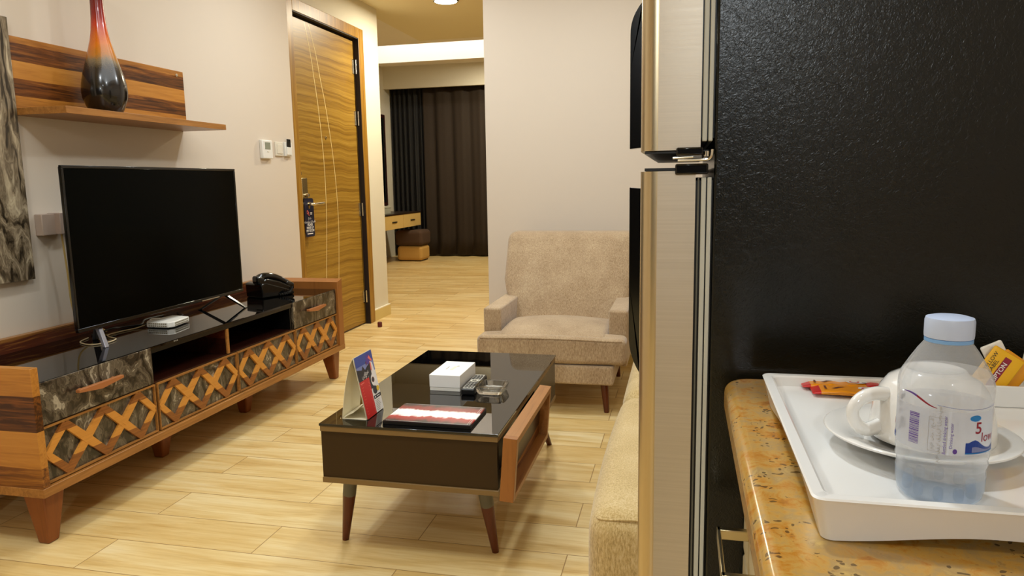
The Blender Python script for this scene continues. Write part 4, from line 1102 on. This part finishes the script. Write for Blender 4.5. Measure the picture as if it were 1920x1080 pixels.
def cup():
    z = TZ+.0110; cx, cy = SX+.011, SY+.008
    t = thing('cup', 'white ceramic cup turned upside down on the saucer behind the bottle', 'cup', (cx, cy, z))
    Q = .9
    prof = [(a, h*Q) for a, h in [(.0455, 0), (.0458, .004), (.0445, .018), (.042, .032), (.0385, .044), (.033, .0525), (.0245, .058), (.022, .062), (.020, .062), (.019, .0595), (.0001, .059)]]
    inner = [(a, h*Q) for a, h in [(.0425, .0), (.0415, .018), (.039, .032), (.0345, .043), (.028, .050), (.0001, .054)]]
    b = nb(); lathe(b, [(a, z+c) for a, c in (inner[::-1]+prof)], cx, cy, 64, cap=False)
    obj('bowl', b, M_CER, t, smooth=2)
    a = math.radians(196); d = Vector((math.cos(a), math.sin(a), 0))
    def q(rad, h): return Vector((cx, cy, z))+d*rad+Vector((0, 0, h))
    pts = spline([q(.036, .035), q(.047, .0365), q(.059, .033), q(.0655, .024), (q(.063, .013)), q(.054, .007), q(.042, .010)], 7)
    obj('handle', tube(nb(), pts, .0052, 14, rads=[.0062-.0012*math.sin(PI*i/(len(pts)-1)) for i in range(len(pts))]), M_CER, t, smooth=2)
cup()
def bottle():
    cx, cy, z = .1765, .536, TZ
    t = thing('water_bottle', 'small clear plastic water bottle with a pale blue cap on the tray', 'bottle', (cx, cy, z))
    RS, ZS = .925, .945
    prof = [(.0001, .0035), (.014, .0015), (.024, .0), (.0278, .004), (.0292, .010), (.0296, .020), (.0290, .0235), (.0296, .027), (.0304, .0295), (.0297, .032), (.0303, .034), (.0306, .036), (.0306, .071), (.0310, .0745), (.0312, .082), (.0309, .0868), (.0292, .0925), (.0245, .1008), (.0195, .1090), (.0152, .1150), (.0138, .1175), (.0138, .1215)]
    prof = [(a*RS, c*ZS) for a, c in prof]
    b = nb(); lathe(b, [(a, z+c) for a, c in prof], cx, cy, 72, cap=False)
    for fc in b.faces:
        if fc.calc_center_median().z < z+.019: fc.material_index = 1
    for k in range(10):   # moulded petals of the base
        a = 2*PI*k/10
        rbox(b, cx+.020*math.cos(a)-.003, cx+.020*math.cos(a)+.003, cy+.020*math.sin(a)-.003, cy+.020*math.sin(a)+.003, z+.003, z+.013, .0028, 2, 1)
    b.faces.ensure_lookup_table()
    for fc in b.faces:
        if fc.calc_center_median().z < z+.019: fc.material_index = 1
    obj('shell', b, [M_PET, M_PETB], t, smooth=2)
    wl = [(max(a-.0007, .0001), c+.0005) for a, c in prof if c <= .0925*ZS]
    wl.append((.0282*RS, .0940*ZS)); wl.append((.0001, .0940*ZS))
    obj('water', lathe(nb(), [(a, z+c) for a, c in wl], cx, cy, 72, cap=False), M_WATER, t, smooth=True, angle=1.0)
    # cap with ribs
    b = nb(); n = 96; rings = []
    for rad, h, rib in ((.0148, .1180, 0), (.0160, .1182, 1), (.0162, .1205, 1), (.0162, .1300, 1), (.0155, .1322, 0), (.0120, .1332, 0), (.0001, .1334, 0)):
        rad *= RS; h *= ZS
        rings.append([b.verts.new((cx+(rad-(.0002 if rib and k % 2 else 0))*math.cos(2*PI*k/n), cy+(rad-(.0002 if rib and k % 2 else 0))*math.sin(2*PI*k/n), z+h)) for k in range(n)])
    for a, c in zip(rings, rings[1:]):
        for k in range(n): b.faces.new((a[k], a[(k+1) % n], c[(k+1) % n], c[k]))
    obj('cap', b, M_CAP, t, smooth=True)
    obj('cap_ring', lathe(nb(), [(.0150*RS, z+.1150*ZS), (.0158*RS, z+.1152*ZS), (.0158*RS, z+.1176*ZS), (.0150*RS, z+.1178*ZS)], cx, cy, 48, cap=False), M_CAPR, t, smooth=True)
    th0 = math.atan2(0-cy, 0-cx)
    def fn(u_, v_, l=0):   # u in mm-like metres around, v height
        a = th0+u_/.0306; rad = .0309*RS+l; v_ = (v_+.0052)*ZS
        return Vector((cx+rad*math.cos(a), cy+rad*math.sin(a), z+v_))
    lb = nb(); n = 96; A = []; B = []
    for k in range(n):
        a = 2*PI*k/n; A.append(lb.verts.new((cx+.0308*RS*math.cos(a), cy+.0308*RS*math.sin(a), z+.0405*ZS))); B.append(lb.verts.new((cx+.0308*RS*math.cos(a), cy+.0308*RS*math.sin(a), z+.0715*ZS)))
    for k in range(n): lb.faces.new((A[k], A[(k+1) % n], B[(k+1) % n], B[k]))
    obj('label_band', lb, M_LABEL, t, smooth=2)
    d = Decal(fn); L = .0001
    for s in (0, 1):
        o = s*2*PI*.0306*.43*-1
        d.ell(.0212+o, .0622, .0042, .0022, M_LBLUE, L);
        d.text('5', .0115, .0240+o, .0548, M_MAROON, bold=.015, lift=L); d.text('low', .0095, .0335+o, .0480, M_MAROON, bold=.01, lift=L)
        top = [.0448, .0450, .0462, .0468, .0458, .0440, .0424, .0412, .0405, .0402, .0404, .0410, .0420]
        for k in range(12):
            ua, ub = .0150+.0023*k+o, .0150+.0023*(k+1)+o
            d.poly([(ua, .0368), (ub, .0368), (ub, top[k+1]), (ua, top[k])], M_DBLUE, L)
            if 1 < k < 11: d.poly([(ua, .0380), (ub, .0380), (ub, .0380+(top[k+1]-.038)*.45), (ua, .0380+(top[k]-.038)*.45)], M_BLUE2, L*2)
            d.poly([(ua, .0370), (ub, .0370), (ub, .0376), (ua, .0376)], M_LBLUE, L*2)
    # barcode, bars lying across
    rnd = random.Random(4); v = .0395
    while v < .0615:
        h = rnd.choice((.0003, .0005, .0008)); d.rect(-.0225, -.0150, v, v+h, M_PURP, L, nu=4); v += h+rnd.choice((.0003, .0005))
    # framed text block of upright lines
    for u0, u1, v0, v1 in ((-.0085, -.0083, .0370, .0615), (.0030, .0032, .0370, .0615), (-.0085, .0032, .0370, .0372), (-.0085, .0032, .0613, .0615)): d.rect(u0, u1, v0, v1, M_GREY, L, nu=3)
    for i, (tx, m_) in enumerate((('مياه شرب معبأة', M_GREY), ('مياه نقية قليلة الصوديوم', M_GREY), ('Bottled drinking water', M_PURP), ('Drinking water', M_PURP))):
        d.text(tx, .0030, -.0062+i*.0040, .0495, m_, rot=PI/2, lift=L)
    d.ell(.0085, .0385, .0014, .0018, M_PURP, L)
    d.done('label_print', t)
    # sweeping mark moulded print above the label
    d = Decal(lambda a, b_, l=0: fn(a, b_, l+.0006))
    prev = None
    for i in range(24):
        s = i/23; u_ = -.028+.024*s; v_ = .0755-.006*s+.0015*math.sin(s*5)
        cur = (u_, v_, .0002+.0006*math.sin(PI*s))
        if prev: d.poly([(prev[0], prev[1]-prev[2]), (cur[0], cur[1]-cur[2]), (cur[0], cur[1]+cur[2]), (prev[0], prev[1]+prev[2])], M_MAROON if i > 10 else M_PURP)
        prev = cur
    for i in range(30):
        s = i/29; u_ = -.004+.044*s; v_ = .0705-.002*math.sin(s*3)
        if i: d.poly([(pu, pv-.0001), (u_, v_-.0001), (u_, v_+.0002), (pu, pv+.0002)], M_BLUE2)
        pu, pv = u_, v_
    d.done('sweep_print', t)
bottle()
# coffee sachets
def sachet(nm, x, y, rz, body, label, z=TZ+.0028):
    t = thing(nm, label, 'sachet', (x, y, z), rz)
    M = Matrix.Translation((x, y, z)) @ Matrix.Rotation(rz, 4, 'Z')
    L, W = .088, .026
    def fn(p, d):
        q = p.copy(); e = abs(d.x)/(L/2); k = max(0, 1-max(0, (e-.7)/.3)); q.z = p.z*1.0*(.25+.75*k)
        q.z += .0006*math.sin(d.x*300)*k*(1 if d.z > 0 else 0); return q
    b = rbox(nb(), -L/2, L/2, -W/2, W/2, 0, .0044, .0020, 3, 14, fn)
    b.normal_update()
    for fc in b.faces:
        x_ = fc.calc_center_median().x
        fc.material_index = 1 if (x_ < -L/2+.010 or x_ > L/2-.024) else 0
    obj('wrapper', b, [body, M_SRED], t, smooth=2, M=M.copy())
    d = Decal(lambda a, b_, l=0: M @ Vector((a, b_, .0049+l)))
    d.poly([(-.026, -.004), (-.020, -.003), (-.012, .003), (-.018, .003)], M_SKIN, .0001)
    d.ell(.010, .001, .010, .006, M_WH, .0001); d.ell(.008, .001, .005, .0038, M_RED, .0002); d.ell(.008, .001, .0032, .0022, M_WH, .0003); d.rect(.015, .019, -.002, 0, M_DK, .0002)
    d.rect(-.032, -.030, -.006, .005, M_SKIN, .0001)
    d.done('printing', t)
sachet('coffee_sachet', .176, .7745, math.radians(-2), M_ORANGE, 'orange coffee stick sachet with red ends, the nearer of two on the tray')
sachet('coffee_sachet', .1695, .7985, math.radians(-1), M_ORANGE, 'orange coffee stick sachet with red ends, the farther one at the tray edge')
# holder with tea bags
def holder():
    x0, x1, y0, y1 = .272, .41, .758, .793; z0, z1 = TZ, TZ+.0205
    t = thing('sachet_holder', 'low white open box holding tea bags at the right edge of the picture', 'box', ((x0+x1)/2, (y0+y1)/2, z0))
    b = nb(); w_ = .003
    box(b, x0, x1, y0, y0+w_, z0, z1); box(b, x0, x1, y1-w_, y1, z0, z1); box(b, x0, x0+w_, y0+w_, y1-w_, z0, z1); box(b, x1-w_, x1, y0+w_, y1-w_, z0, z1); box(b, x0+w_, x1-w_, y0+w_, y1-w_, z0, z0+.003)
    obj('walls', b, M_MELA, t, bevel=.0008)
    def bag(nm, cx, cy, cz, ang, leanx, w, h, mat, label, cat, deco=None, th=.004):
        M = Matrix.Translation((cx, cy, cz)) @ Matrix.Rotation(leanx, 4, 'X') @ Matrix.Rotation(ang, 4, 'Y')
        tt = thing(nm, label, cat, (cx, cy, cz))
        obj('packet', rbox(nb(), -w/2, w/2, -th/2, th/2, 0, h, th*.45, 2, 4), mat, tt, smooth=2, M=M.copy())
        if deco:
            d = Decal(lambda a, b_, l=0: M @ Vector((a, -th/2-.0003-l, b_))); deco(d); d.done('printing', tt)
    def deco(d):
        d.poly([(-.002, .008), (.0045, .009), (.0045, .040), (-.002, .040)], M_MAROON)
        d.text('LIPTON', .0060, .00125, .0245, M_WH, rot=PI/2, lift=.0003, bold=.01)
        d.text('YELLOW', .0050, -.0105, .030, M_DK, rot=PI/2, lift=.0001); d.text('LABEL', .0050, -.0060, .027, M_DK, rot=PI/2, lift=.0001)
    bag('tea_bag', .284, .7675, TZ+.0115, math.radians(32), math.radians(-6), .030, .045, M_TEA, 'yellow tea bag envelope with a red name band, front one in the white holder', 'tea bag', deco)
    bag('tea_bag', .2945, .7735, TZ+.0095, math.radians(36), math.radians(-6), .030, .043, P('tea_orange', '#e89a08', .45), 'orange-yellow tea bag envelope leaning behind the front one', 'tea bag')
    bag('sugar_sachet', .319, .7790, TZ+.006, math.radians(-26), math.radians(-4), .020, .056, M_PAPER, 'white paper sugar sachet standing behind the yellow tea bags', 'sachet')
    bag('sugar_sachet', .331, .7850, TZ+.005, math.radians(10), math.radians(-3), .024, .050, P('off_white_paper', '#e2d9c4', .7), 'off-white paper sachet at the right edge of the picture', 'sachet')
holder()
